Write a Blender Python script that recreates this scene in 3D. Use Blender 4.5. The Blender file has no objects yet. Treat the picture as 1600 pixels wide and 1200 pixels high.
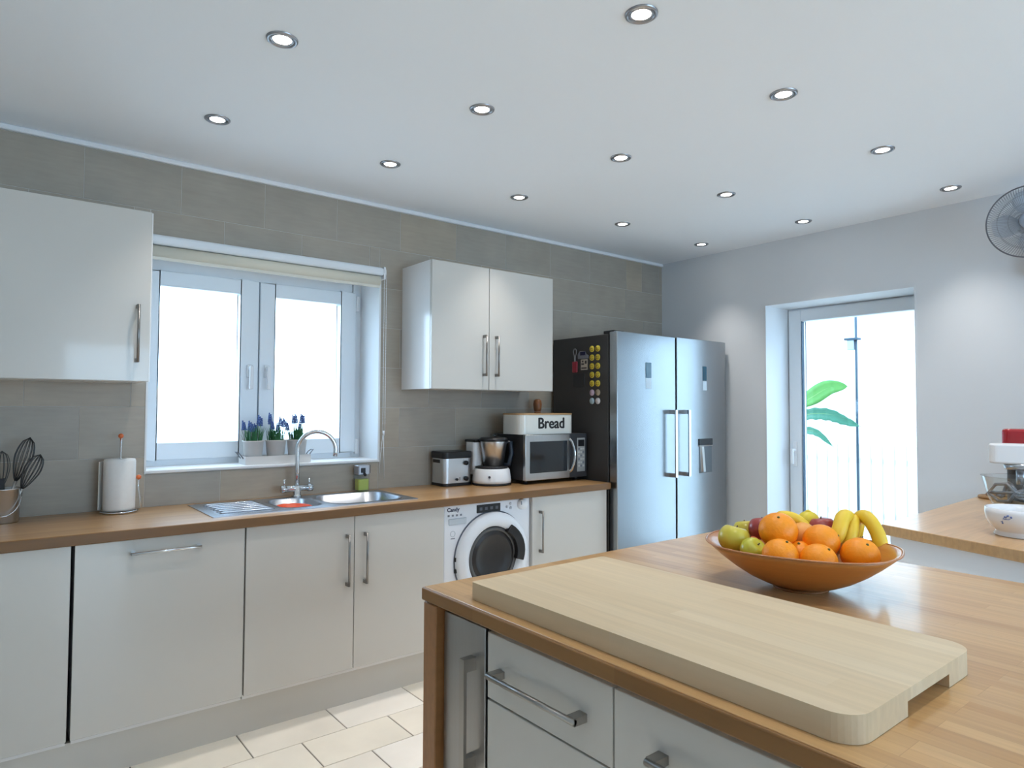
import bpy, bmesh, math, random
from mathutils import Vector, Matrix

sc = bpy.context.scene
COL = sc.collection
PI = math.pi

# ------------------------------------------------------------------ camera
cam_d = bpy.data.cameras.new('camera')
cam_d.sensor_width = 36.0
cam_d.lens = 1036.0 / 1600.0 * 36.0
cam_d.clip_start = 0.05
cam = bpy.data.objects.new('camera', cam_d)
COL.objects.link(cam)
_r = Vector((0.78295017, -0.62207239, 0.00386981))
_u = Vector((-0.02536354, -0.02570618, 0.99934773))
_f = Vector((0.62156715, 0.78253763, 0.03590461))
M = Matrix((_r, _u, -_f)).transposed().to_4x4()
M.translation = (0, 0, 1.40)
cam.matrix_world = M
sc.camera = cam

# ------------------------------------------------------------------ world: bright overcast sky
SKY = 5.8
world = bpy.data.worlds.new('overcast_sky')
sc.world = world
world.use_nodes = True
bg = world.node_tree.nodes['Background']
bg.inputs[0].default_value = (0.52, 0.76, 1.0, 1)
bg.inputs[1].default_value = SKY


def portal(name, loc, rot, sx, sy):
    l = bpy.data.lights.new(name, 'AREA')
    l.shape = 'RECTANGLE'
    l.size, l.size_y = sx, sy
    l.cycles.is_portal = True
    o = bpy.data.objects.new(name, l)
    o.location, o.rotation_euler = loc, rot
    COL.objects.link(o)


# sky portals in the window openings (they only guide sampling, they do not emit)
portal('sky_portal_window', (1.19, 3.83, 1.6), (-PI / 2, 0, 0), 1.3, 1.1)
portal('sky_portal_door', (4.76, 2.09, 1.05), (0, PI / 2, 0), 2.2, 1.1)
portal('sky_portal_rear', (2.4, -2.98, 1.2), (PI / 2, 0, 0), 3.6, 2.3)
SPOT_W = 12.0
SPOT_COL = (1.0, 0.955, 0.905)

sc.view_settings.view_transform = 'Standard'
sc.view_settings.look = 'None'
sc.view_settings.gamma = 1.0
sc.view_settings.use_curve_mapping = False
sc.view_settings.exposure = 0.36
sc.cycles.use_denoising = True
sc.cycles.max_bounces = 9
sc.cycles.diffuse_bounces = 6
sc.cycles.glossy_bounces = 4
sc.cycles.transparent_max_bounces = 12
sc.cycles.caustics_reflective = False
sc.cycles.caustics_refractive = False
sc.cycles.sample_clamp_indirect = 6.0

# ------------------------------------------------------------------ materials
MATS = {}


def mat(name, color=(0.8, 0.8, 0.8), rough=0.5, metal=0.0, coat=0.0, emit=None, estr=0.0,
        trans=0.0, ior=1.45, spec=0.5, noise=0.0, nscale=8.0, nstretch=(1, 1, 1), bump=0.0, alpha=1.0, rnd=0.0):
    if name in MATS:
        return MATS[name]
    m = bpy.data.materials.new(name)
    m.use_nodes = True
    nt = m.node_tree
    b = nt.nodes['Principled BSDF']
    b.inputs['Base Color'].default_value = (*color, 1)
    b.inputs['Roughness'].default_value = rough
    b.inputs['Metallic'].default_value = metal
    b.inputs['Coat Weight'].default_value = coat
    b.inputs['Coat Roughness'].default_value = 0.06
    b.inputs['Transmission Weight'].default_value = trans
    b.inputs['IOR'].default_value = ior
    b.inputs['Specular IOR Level'].default_value = spec
    b.inputs['Alpha'].default_value = alpha
    if emit:
        b.inputs['Emission Color'].default_value = (*emit, 1)
        b.inputs['Emission Strength'].default_value = estr
    if noise > 0 or bump > 0 or rnd > 0:
        tc = nt.nodes.new('ShaderNodeTexCoord')
        mp = nt.nodes.new('ShaderNodeMapping')
        mp.inputs['Scale'].default_value = nstretch
        nt.links.new(tc.outputs['Object'], mp.inputs['Vector'])
        src = mp.outputs['Vector']
        oi = nt.nodes.new('ShaderNodeObjectInfo')
        if rnd > 0:
            ad = nt.nodes.new('ShaderNodeVectorMath')
            ad.operation = 'MULTIPLY_ADD'
            cx = nt.nodes.new('ShaderNodeCombineXYZ')
            for k in range(3):
                nt.links.new(oi.outputs['Random'], cx.inputs[k])
            nt.links.new(cx.outputs[0], ad.inputs[0])
            ad.inputs[1].default_value = (37, 71, 13)
            nt.links.new(src, ad.inputs[2])
            src = ad.outputs[0]
        nz = nt.nodes.new('ShaderNodeTexNoise')
        nz.inputs['Scale'].default_value = nscale
        nz.inputs['Detail'].default_value = 5
        nt.links.new(src, nz.inputs['Vector'])
        # value = 1 + noise*(n-0.5)*2 + rnd*(r-0.5)*2
        ma = nt.nodes.new('ShaderNodeMath')
        ma.operation = 'MULTIPLY_ADD'
        nt.links.new(nz.outputs['Fac'], ma.inputs[0])
        ma.inputs[1].default_value = 2 * noise
        ma.inputs[2].default_value = 1 - noise
        mb = nt.nodes.new('ShaderNodeMath')
        mb.operation = 'MULTIPLY_ADD'
        nt.links.new(oi.outputs['Random'], mb.inputs[0])
        mb.inputs[1].default_value = 2 * rnd
        mb.inputs[2].default_value = 1 - rnd
        mc = nt.nodes.new('ShaderNodeMath')
        mc.operation = 'MULTIPLY'
        nt.links.new(ma.outputs[0], mc.inputs[0])
        nt.links.new(mb.outputs[0], mc.inputs[1])
        vm = nt.nodes.new('ShaderNodeVectorMath')
        vm.operation = 'SCALE'
        vm.inputs[0].default_value = color
        nt.links.new(mc.outputs[0], vm.inputs['Scale'])
        nt.links.new(vm.outputs[0], b.inputs['Base Color'])
        if bump > 0:
            bp = nt.nodes.new('ShaderNodeBump')
            bp.inputs['Strength'].default_value = bump
            bp.inputs['Distance'].default_value = 0.01
            nt.links.new(nz.outputs['Fac'], bp.inputs['Height'])
            nt.links.new(bp.outputs[0], b.inputs['Normal'])
    MATS[name] = m
    return m


def wood(name, c1, c2, c3, length, width, along='x', rough=0.35, coat=0.0, angle=0.0, spec=0.5, mortar=0.0004, grain=0.5):
    """laminated staves: brick texture in plan for the stave colours, stretched noise for the grain"""
    m = bpy.data.materials.new(name)
    m.use_nodes = True
    nt = m.node_tree
    b = nt.nodes['Principled BSDF']
    tc = nt.nodes.new('ShaderNodeTexCoord')
    mp = nt.nodes.new('ShaderNodeMapping')
    mp.inputs['Rotation'].default_value = (0, 0, (PI / 2 if along == 'y' else 0) + angle)
    nt.links.new(tc.outputs['Object'], mp.inputs['Vector'])

    def brick(ca, cb, off, freq, shift):
        br = nt.nodes.new('ShaderNodeTexBrick')
        br.offset, br.offset_frequency = off, freq
        br.inputs['Color1'].default_value = (*ca, 1)
        br.inputs['Color2'].default_value = (*cb, 1)
        br.inputs['Mortar'].default_value = (*[0.75 * x for x in ca], 1)
        br.inputs['Scale'].default_value = 1.0
        br.inputs['Mortar Size'].default_value = mortar
        br.inputs['Mortar Smooth'].default_value = 0.2
        br.inputs['Bias'].default_value = 0.0
        br.inputs['Brick Width'].default_value = length
        br.inputs['Row Height'].default_value = width
        if shift:
            ad = nt.nodes.new('ShaderNodeVectorMath')
            ad.inputs[1].default_value = shift
            nt.links.new(mp.outputs[0], ad.inputs[0])
            nt.links.new(ad.outputs[0], br.inputs['Vector'])
        else:
            nt.links.new(mp.outputs[0], br.inputs['Vector'])
        return br
    b1 = brick(c1, c2, 0.37, 3, None)
    b2 = brick(c1, c3, 0.37, 3, (length * 6, width * 12, 0))
    mx = nt.nodes.new('ShaderNodeMix')
    mx.data_type = 'RGBA'
    mx.inputs[0].default_value = 0.5
    nt.links.new(b1.outputs['Color'], mx.inputs[6])
    nt.links.new(b2.outputs['Color'], mx.inputs[7])
    mp2 = nt.nodes.new('ShaderNodeMapping')
    mp2.inputs['Scale'].default_value = (2.5, 60, 25)
    nt.links.new(mp.outputs[0], mp2.inputs['Vector'])
    nz = nt.nodes.new('ShaderNodeTexNoise')
    nz.inputs['Scale'].default_value = 1.4
    nz.inputs['Detail'].default_value = 4
    nt.links.new(mp2.outputs[0], nz.inputs['Vector'])
    ma = nt.nodes.new('ShaderNodeMath')
    ma.operation = 'MULTIPLY_ADD'
    nt.links.new(nz.outputs['Fac'], ma.inputs[0])
    ma.inputs[1].default_value = grain
    ma.inputs[2].default_value = 1 - grain / 2
    vm = nt.nodes.new('ShaderNodeVectorMath')
    vm.operation = 'SCALE'
    nt.links.new(mx.outputs[2], vm.inputs[0])
    nt.links.new(ma.outputs[0], vm.inputs['Scale'])
    nt.links.new(vm.outputs[0], b.inputs['Base Color'])
    b.inputs['Roughness'].default_value = rough
    b.inputs['Coat Weight'].default_value = coat
    b.inputs['Coat Roughness'].default_value = 0.12
    b.inputs['Specular IOR Level'].default_value = spec
    MATS[name] = m
    return m


def glass(name, tint=(1, 1, 1), refl=0.08):
    """thin clear pane: see-through with a mirror reflection that grows at grazing angles"""
    m = bpy.data.materials.new(name)
    m.use_nodes = True
    nt = m.node_tree
    nt.nodes.remove(nt.nodes['Principled BSDF'])
    out = nt.nodes['Material Output']
    tr = nt.nodes.new('ShaderNodeBsdfTransparent')
    tr.inputs[0].default_value = (*tint, 1)
    gl = nt.nodes.new('ShaderNodeBsdfGlossy')
    gl.inputs['Roughness'].default_value = 0.02
    lw = nt.nodes.new('ShaderNodeLayerWeight')      # facing is the same on both sides of the pane
    lw.inputs['Blend'].default_value = 0.5
    pw = nt.nodes.new('ShaderNodeMath')
    pw.operation = 'POWER'
    nt.links.new(lw.outputs['Facing'], pw.inputs[0])
    pw.inputs[1].default_value = 4.0
    fr = nt.nodes.new('ShaderNodeMath')
    fr.operation = 'MULTIPLY_ADD'
    nt.links.new(pw.outputs[0], fr.inputs[0])
    fr.inputs[1].default_value = 0.8
    fr.inputs[2].default_value = 0.035
    mx = nt.nodes.new('ShaderNodeMixShader')
    nt.links.new(fr.outputs[0], mx.inputs[0])
    nt.links.new(tr.outputs[0], mx.inputs[1])
    nt.links.new(gl.outputs[0], mx.inputs[2])
    nt.links.new(mx.outputs[0], out.inputs['Surface'])
    MATS[name] = m
    return m


GLOSS = mat('gloss_white_lacquer', (0.58, 0.56, 0.52), 0.25, coat=0.6)
CARCASS = mat('white_laminate', (0.78, 0.78, 0.78), 0.25, coat=0.3)
PAINT = mat('wall_paint', (0.69, 0.715, 0.745), 0.75, noise=0.015, nscale=3)
CEIL = mat('ceiling_paint', (0.87, 0.905, 0.95), 0.8)
UPVC = mat('white_plastic_frame', (0.76, 0.80, 0.84), 0.3)
REVEAL = mat('white_plaster_reveal', (0.80, 0.81, 0.82), 0.6)


def stone(name, cols, rough, big, fine):
    """mottled stone: one tone per tile, cloudy blotches and fine horizontal streaks"""
    m = bpy.data.materials.new(name)
    m.use_nodes = True
    nt = m.node_tree
    b = nt.nodes['Principled BSDF']
    b.inputs['Roughness'].default_value = rough
    oi = nt.nodes.new('ShaderNodeObjectInfo')
    rp = nt.nodes.new('ShaderNodeValToRGB')
    el = rp.color_ramp.elements
    el[0].color, el[1].color = (*cols[0], 1), (*cols[-1], 1)
    for k, c in enumerate(cols[1:-1]):
        e = el.new((k + 1) / (len(cols) - 1))
        e.color = (*c, 1)
    nt.links.new(oi.outputs['Random'], rp.inputs[0])
    tc = nt.nodes.new('ShaderNodeTexCoord')
    cx = nt.nodes.new('ShaderNodeCombineXYZ')
    for k in range(3):
        nt.links.new(oi.outputs['Random'], cx.inputs[k])
    ad = nt.nodes.new('ShaderNodeVectorMath')
    ad.operation = 'MULTIPLY_ADD'
    nt.links.new(cx.outputs[0], ad.inputs[0])
    ad.inputs[1].default_value = (37, 71, 13)
    nt.links.new(tc.outputs['Object'], ad.inputs[2])
    tot = None
    for sc_, st, amp in ((big, (1, 1, 1), 0.34), (fine, (0.6, 0.6, 5), 0.20)):
        mp = nt.nodes.new('ShaderNodeMapping')
        mp.inputs['Scale'].default_value = st
        nt.links.new(ad.outputs[0], mp.inputs['Vector'])
        nz = nt.nodes.new('ShaderNodeTexNoise')
        nz.inputs['Scale'].default_value = sc_
        nz.inputs['Detail'].default_value = 5
        nt.links.new(mp.outputs[0], nz.inputs['Vector'])
        ma = nt.nodes.new('ShaderNodeMath')
        ma.operation = 'MULTIPLY_ADD'
        nt.links.new(nz.outputs['Fac'], ma.inputs[0])
        ma.inputs[1].default_value = amp
        ma.inputs[2].default_value = 1 - amp / 2
        if tot is None:
            tot = ma.outputs[0]
        else:
            mm = nt.nodes.new('ShaderNodeMath')
            mm.operation = 'MULTIPLY'
            nt.links.new(tot, mm.inputs[0])
            nt.links.new(ma.outputs[0], mm.inputs[1])
            tot = mm.outputs[0]
    vm = nt.nodes.new('ShaderNodeVectorMath')
    vm.operation = 'SCALE'
    nt.links.new(rp.outputs[0], vm.inputs[0])
    nt.links.new(tot, vm.inputs['Scale'])
    nt.links.new(vm.outputs[0], b.inputs['Base Color'])
    MATS[name] = m
    return m


TILE = stone('stone_wall_tile', [(0.325, 0.297, 0.258), (0.38, 0.332, 0.27), (0.345, 0.308, 0.258), (0.405, 0.34, 0.262)], 0.42, 5.0, 14.0)
GROUT = mat('grout', (0.50, 0.48, 0.45), 0.8)
FTILE = stone('cream_floor_tile', [(0.84, 0.80, 0.72), (0.82, 0.75, 0.63), (0.84, 0.80, 0.74), (0.80, 0.73, 0.62)], 0.3, 3.0, 6.0)
FGROUT = mat('floor_grout', (0.25, 0.23, 0.21), 0.8)
OAK = wood('oak_worktop', (0.42, 0.235, 0.095), (0.30, 0.155, 0.058), (0.50, 0.30, 0.135), 0.55, 0.042, 'x', 0.35, coat=0.3)
OAKI = wood('oak_island_top', (0.54, 0.315, 0.13), (0.36, 0.18, 0.065), (0.68, 0.45, 0.22), 0.42, 0.034, 'y', 0.32, coat=0.35)
OAKR = wood('oak_peninsula_top', (0.55, 0.33, 0.15), (0.42, 0.235, 0.10), (0.62, 0.40, 0.2), 0.5, 0.045, 'x', 0.3, coat=0.25, angle=0.0)
OAKP = wood('oak_end_panel', (0.33, 0.15, 0.055), (0.28, 0.12, 0.04), (0.36, 0.17, 0.06), 0.8, 0.05, 'x', 0.4)
EDGEA = wood('oiled_shaded_oak_edge', (0.225, 0.105, 0.03), (0.17, 0.075, 0.02), (0.26, 0.125, 0.04), 0.6, 0.05, 'x', 0.4)  # oiled oak, darkened further to put the edge's shade into the colour
EDGEI = wood('oiled_shaded_island_edge', (0.25, 0.12, 0.035), (0.19, 0.085, 0.022), (0.29, 0.145, 0.045), 0.45, 0.05, 'y', 0.4)  # same for the island: oil finish plus painted-in shade
MAPLE = wood('maple_board', (0.66, 0.525, 0.345), (0.56, 0.42, 0.255), (0.70, 0.58, 0.41), 0.6, 0.05, 'y', 0.55, mortar=0.0, grain=0.26)
STEEL = mat('brushed_steel', (0.56, 0.56, 0.55), 0.3, 1.0, noise=0.06, nscale=12, nstretch=(20, 20, 0.4))
FRIDGE = mat('satin_steel_door', (0.40, 0.43, 0.46), 0.27, 1.0)
FSIDE = mat('dark_grey_fridge_side', (0.045, 0.043, 0.042), 0.42)
CHROME = mat('chrome', (0.70, 0.71, 0.72), 0.1, 1.0)
SATIN = mat('satin_nickel', (0.27, 0.26, 0.25), 0.3, 1.0)
NICKEL = mat('brushed_nickel', (0.40, 0.38, 0.355), 0.32, 1.0)
BLACK = mat('black_plastic', (0.012, 0.012, 0.014), 0.35)
DARK = mat('dark_gap', (0.02, 0.02, 0.02), 0.7)
WHITEP = mat('white_plastic', (0.80, 0.81, 0.83), 0.35)
DGLASS = mat('dark_glass', (0.015, 0.02, 0.025), 0.08, coat=0.5)
PANE = glass('window_glass')
CLEAR = glass('clear_glass', (0.93, 0.95, 0.95))
RINGM = mat('dark_chrome_ring', (0.38, 0.38, 0.40), 0.3, 1.0)

# ------------------------------------------------------------------ mesh builder
ORG = {}


class MB:
    def __init__(s):
        s.v, s.f, s.sm = [], [], []
        s.xf = None

    def add(s, verts, faces, smooth=False):
        o = len(s.v)
        if s.xf is not None:
            verts = [s.xf @ Vector(p) for p in verts]
        s.v += [tuple(p) for p in verts]
        s.f += [tuple(i + o for i in f) for f in faces]
        s.sm += [smooth] * len(faces)
        return s

    def box(s, x0, x1, y0, y1, z0, z1):
        v = [(x, y, z) for x in (x0, x1) for y in (y0, y1) for z in (z0, z1)]
        return s.add(v, [(0, 1, 3, 2), (4, 6, 7, 5), (0, 4, 5, 1), (2, 3, 7, 6), (0, 2, 6, 4), (1, 5, 7, 3)])

    def prism(s, poly, z0, z1):
        n = len(poly)
        v = [(x, y, z0) for x, y in poly] + [(x, y, z1) for x, y in poly]
        f = [tuple(range(n - 1, -1, -1)), tuple(range(n, 2 * n))]
        f += [(i, (i + 1) % n, n + (i + 1) % n, n + i) for i in range(n)]
        return s.add(v, f)

    def lathe(s, prof, c=(0, 0, 0), n=32, smooth=True, cap0=True, cap1=True, sx=1.0, sy=1.0, closed=False):
        """prof: list of (r, z) revolved about the z axis through c"""
        v, f = [], []
        for r, z in prof:
            for k in range(n):
                a = 2 * PI * k / n
                v.append((c[0] + sx * r * math.cos(a), c[1] + sy * r * math.sin(a), c[2] + z))
        m = len(prof)
        for i in range(m if closed else m - 1):
            j = (i + 1) % m
            for k in range(n):
                k2 = (k + 1) % n
                f.append((i * n + k, i * n + k2, j * n + k2, j * n + k))
        if not closed:
            if cap0:
                f.append(tuple(range(n - 1, -1, -1)))
            if cap1:
                f.append(tuple((m - 1) * n + k for k in range(n)))
        return s.add(v, f, smooth)

    def cyl(s, p0, p1, r, n=12, r2=None, smooth=True):
        return s.tube([p0, p1], r, n, smooth=smooth, r2=r2)

    def tube(s, pts, r, n=8, closed=False, smooth=True, r2=None, radii=None, flat=1.0):
        pts = [Vector(p) for p in pts]
        m = len(pts)
        if radii is None:
            radii = [r + ((r2 if r2 is not None else r) - r) * i / max(1, m - 1) for i in range(m)]
        v, f = [], []
        t0 = (pts[1] - pts[0]).normalized()
        ref = Vector((0, 0, 1)) if abs(t0.z) < 0.9 else Vector((1, 0, 0))
        nrm = (ref - ref.dot(t0) * t0).normalized()
        for i, p in enumerate(pts):
            if closed:
                t = (pts[(i + 1) % m] - pts[i - 1]).normalized()
            else:
                t = (pts[min(i + 1, m - 1)] - pts[max(i - 1, 0)]).normalized()
            nrm = (nrm - nrm.dot(t) * t)
            nrm = nrm.normalized() if nrm.length > 1e-6 else t.orthogonal().normalized()
            bi = t.cross(nrm)
            for k in range(n):
                a = 2 * PI * k / n
                v.append(p + radii[i] * (math.cos(a) * nrm + flat * math.sin(a) * bi))
        for i in range(m if closed else m - 1):
            j = (i + 1) % m
            for k in range(n):
                k2 = (k + 1) % n
                f.append((i * n + k, i * n + k2, j * n + k2, j * n + k))
        if not closed:
            f.append(tuple(range(n - 1, -1, -1)))
            f.append(tuple((m - 1) * n + k for k in range(n)))
        return s.add(v, f, smooth)

    def ball(s, c, rx, ry=None, rz=None, n=24, m=14, fn=None):
        ry, rz = ry or rx, rz or rx
        v, f = [], []
        for i in range(m + 1):
            th = PI * i / m
            for k in range(n):
                a = 2 * PI * k / n
                d = Vector((math.sin(th) * math.cos(a), math.sin(th) * math.sin(a), math.cos(th)))
                q = fn(d) if fn else 1.0
                v.append((c[0] + rx * d.x * q, c[1] + ry * d.y * q, c[2] + rz * d.z * q))
        for i in range(m):
            for k in range(n):
                k2 = (k + 1) % n
                f.append((i * n + k, (i + 1) * n + k, (i + 1) * n + k2, i * n + k2))
        return s.add(v, f, True)

    def build(s, name, m, parent=None, bevel=0.0, seg=2, base=None):
        me = bpy.data.meshes.new(name)
        vs = [Vector(p) for p in s.v]
        if parent is not None:
            o0 = ORG[parent.name]
        elif base is not None:
            o0 = Vector(base)
        else:
            lo = [min(p[k] for p in vs) for k in range(3)]
            hi = [max(p[k] for p in vs) for k in range(3)]
            o0 = Vector(((lo[0] + hi[0]) / 2, (lo[1] + hi[1]) / 2, lo[2]))
        me.from_pydata([p - o0 for p in vs], [], s.f)
        me.polygons.foreach_set('use_smooth', s.sm)
        bm = bmesh.new()
        bm.from_mesh(me)
        bmesh.ops.remove_doubles(bm, verts=bm.verts, dist=1e-6)
        bmesh.ops.recalc_face_normals(bm, faces=bm.faces)
        if bevel > 0:
            ed = [e for e in bm.edges if len(e.link_faces) == 2 and e.calc_face_angle(0) > 0.6]
            if ed:
                r = bmesh.ops.bevel(bm, geom=ed, offset=bevel, segments=seg, profile=0.5, affect='EDGES', clamp_overlap=True)
                for f in r['faces']:
                    f.smooth = True
        bm.to_mesh(me)
        bm.free()
        me.materials.append(m)
        o = bpy.data.objects.new(name, me)
        COL.objects.link(o)
        if parent is not None:
            o.parent = parent
        else:
            o.location = o0
        ORG[o.name] = o0
        return o


def tag(o, label, cat, group=None):
    o['label'] = label
    o['category'] = cat
    if group:
        o['group'] = group
    return o


def thing(name, base, label, cat, group=None):
    o = bpy.data.objects.new(name, None)
    o.empty_display_size = 0.05
    COL.objects.link(o)
    o.location = base
    ORG[o.name] = Vector(base)
    return tag(o, label, cat, group)


def struct(o):
    o['kind'] = 'structure'
    return o


def B(name, x0, x1, y0, y1, z0, z1, m, parent=None, bevel=0.0, seg=2):
    return MB().box(x0, x1, y0, y1, z0, z1).build(name, m, parent, bevel, seg)


def copy_tree(o, delta, parent=None):
    c = o.copy()
    COL.objects.link(c)
    if parent is None:
        c.location = Vector(o.location) + Vector(delta)
        ORG[c.name] = ORG[o.name] + Vector(delta)
    else:
        c.parent = parent
        ORG[c.name] = ORG[parent.name]
    for ch in [x for x in bpy.data.objects if x.parent == o]:
        copy_tree(ch, delta, c)
    return c


def text(body, size, m, parent, origin, xdir, updir, name='lettering', extrude=0.0006, bold=0.0, name_align='LEFT', heavy=0.0):
    cu = bpy.data.curves.new(name, 'FONT')
    cu.body = body
    cu.size = size
    cu.extrude = extrude
    cu.offset = bold
    cu.align_x = name_align
    t = bpy.data.objects.new(name, cu)
    COL.objects.link(t)
    dg = bpy.context.evaluated_depsgraph_get()
    me = bpy.data.meshes.new_from_object(t.evaluated_get(dg))
    bpy.data.objects.remove(t)
    if heavy:       # heavier strokes: the outline laid down again with small shifts
        bm = bmesh.new()
        for hx, hy in ((-heavy, 0), (0, 0), (heavy, 0), (0, heavy * 0.6), (0, -heavy * 0.6)):
            n0_ = len(bm.verts)
            bm.from_mesh(me)
            bm.verts.ensure_lookup_table()
            for v_ in bm.verts[n0_:]:
                v_.co.x += hx
                v_.co.y += hy
                v_.co.z += 0.00004 * (hx + 2 * hy) / heavy
        bm.to_mesh(me)
        bm.free()
    x, u = Vector(xdir).normalized(), Vector(updir).normalized()
    n = x.cross(u)
    R = Matrix((x, u, n)).transposed().to_4x4()
    R.translation = Vector(origin) - ORG[parent.name]
    me.transform(R)
    me.materials.clear()
    me.materials.append(m)
    o = bpy.data.objects.new(name, me)
    COL.objects.link(o)
    o.parent = parent
    return o


# ------------------------------------------------------------------ room shell
YW, XW = 3.50, 4.36          # tiled wall face, door wall face
XL, YB = -2.40, -2.80        # walls behind the camera
ZC = 2.59
floor = struct(B('floor', XL, XW + 0.4, YB, YW + 0.4, -0.10, -0.004, FGROUT))
struct(B('ceiling', XL - 0.2, XW + 0.5, YB - 0.2, YW + 0.4, ZC, ZC + 0.12, CEIL))

# floor tiles 0.4 x 0.235 in running bond
ftile_me = None
rest = MB()
for r in range(0, 26):
    y1 = 2.985 - 0.235 * r + 0.235 * 1
    y0 = y1 - 0.235
    ph = 0.875 if r % 2 == 1 else 1.07
    k0 = int((XL - ph) / 0.398) - 1
    for k in range(k0, 18):
        x0 = ph + 0.398 * k
        x1 = x0 + 0.398
        if x1 < XL + 0.05 or x0 > XW - 0.05 or y0 < YB or y1 > YW:
            continue
        x1 = min(x1, XW)
        x0 = max(x0, XL)
        near = -0.2 < x0 < 2.3 and 1.2 < y0
        if near and x1 - x0 > 0.397:
            if ftile_me is None:
                t = MB().box(-0.1965, 0.1965, -0.1155, 0.1155, -0.005, 0.0).build('tile', FTILE, floor, 0.0015, 1)
                ftile_me = t.data
                ftile_me.transform(Matrix.Translation(ORG[floor.name]))
            else:
                t = bpy.data.objects.new('tile', ftile_me)
                COL.objects.link(t)
                t.parent = floor
            t.location = Vector(((x0 + x1) / 2, (y0 + y1) / 2, 0)) - ORG[floor.name]
        else:
            rest.box(x0 + 0.002, x1 - 0.002, y0 + 0.002, y1 - 0.002, -0.005, 0.0)
o = rest.build('tile', FTILE, floor)
o['kind'] = 'stuff'

# tiled wall with the window opening
WX0, WX1, WZ0, WZ1 = 0.592, 1.79, 1.083, 2.165
wb = MB()
wb.box(XL, WX0, YW + 0.0012, YW + 0.34, 0, ZC)
wb.box(WX1, XW + 0.35, YW + 0.0012, YW + 0.34, 0, ZC)
wb.box(WX0, WX1, YW + 0.0012, YW + 0.34, 0, WZ0)
wb.box(WX0, WX1, YW + 0.0012, YW + 0.34, WZ1, ZC)
wall_back = struct(wb.build('wall_back', GROUT))
TH = 0.2338
z0 = 0.93
g = 0.0013
for row in range(7):
    za = 0.93 + TH * row
    zb = min(za + TH, 2.566)
    if row == 6:
        ph = 0.323
    elif row == 5:
        ph = 0.124
    else:
        ph = (0.127, 0.327, 0.127, 0.327, 0.127)[row]
    js = []
    x = ph - 0.4
    while x < XW:
        js.append(x)
        x += 0.4
    if row == 5:
        js = [q for q in js if q < 2.8] + [3.11, 3.515, 3.915]
    if row == 6:
        js += [4.11]
    js = sorted(js) + [XW]
    for a, b in zip(js[:-1], js[1:]):
        if b - a < 0.02:
            continue
        # cut the tile around the window opening
        zz0, zz1 = za, zb
        pieces = []
        if zz1 <= WZ0 or zz0 >= WZ1 or b <= WX0 or a >= WX1:
            pieces = [(a, b, zz0, zz1)]
        else:
            if a < WX0:
                pieces.append((a, WX0, zz0, zz1))
            if b > WX1:
                pieces.append((WX1, b, zz0, zz1))
            ia, ib = max(a, WX0), min(b, WX1)
            if zz0 < WZ0:
                pieces.append((ia, ib, zz0, WZ0))
            if zz1 > WZ1:
                pieces.append((ia, ib, WZ1, zz1))
        for (p, q, r0, r1) in pieces:
            if q - p < 0.012 or r1 - r0 < 0.012:
                continue
            B('tile', p + g, q - g, YW, YW + 0.0075, r0 + g, r1 - g, TILE, wall_back, 0.0006, 1)
# thin white coving bead where tiles meet the ceiling
struct(B('trim_1', XL, XW, YW - 0.018, YW + 0.004, 2.566, ZC, WHITEP, None, 0.006))

# door wall with the glazed door opening
DY0, DY1, DZ = 1.598, 2.575, 2.14
wr = MB()
wr.box(XW, XW + 0.42, DY1, YW + 0.006, 0, ZC)
wr.box(XW, XW + 0.42, YB, DY0, 0, ZC)
wr.box(XW, XW + 0.42, DY0, DY1, DZ, ZC)
struct(wr.build('wall_right', PAINT))
# walls behind the camera; a wide window lights the room from there
struct(B('wall_left', XL - 0.25, XL, YB - 0.25, YW + 0.3, 0, ZC, PAINT))
wl = MB()
wl.box(XL, 0.65, YB - 0.25, YB, 0, ZC)
wl.box(4.15, XW + 0.42, YB - 0.25, YB, 0, ZC)
wl.box(0.65, 4.15, YB - 0.25, YB, 2.2, ZC)
struct(wl.build('wall_front', PAINT))
w3 = MB()
for x_ in (0.65, 1.79, 2.94, 4.08):
    w3.box(x_, x_ + 0.07, YB - 0.2, YB - 0.13, 0.07, 2.13)
w3.box(0.65, 4.15, YB - 0.2, YB - 0.13, 0.0, 0.07).box(0.65, 4.15, YB - 0.2, YB - 0.13, 2.13, 2.2)
struct(w3.build('window_3', UPVC))

# ------------------------------------------------------------------ kitchen window
YF = 3.74
win = bpy.data.objects.new('window_1', None)
COL.objects.link(win)
win.location = (1.19, YF, 1.10)
ORG['window_1'] = Vector(win.location)
struct(win)
win['label'] = 'white casement window with two sashes above the sink'


def frame4(x0, x1, z0, z1, w, y0, y1, wt=None, wb=None, wl=None, wr=None):
    wt, wb, wl, wr = wt or w, wb or w, wl or w, wr or w
    m = MB()
    m.box(x0, x0 + wl, y0, y1, z0, z1).box(x1 - wr, x1, y0, y1, z0, z1)
    m.box(x0 + wl, x1 - wr, y0, y1, z0, z0 + wb).box(x0 + wl, x1 - wr, y0, y1, z1 - wt, z1)
    return m


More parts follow.
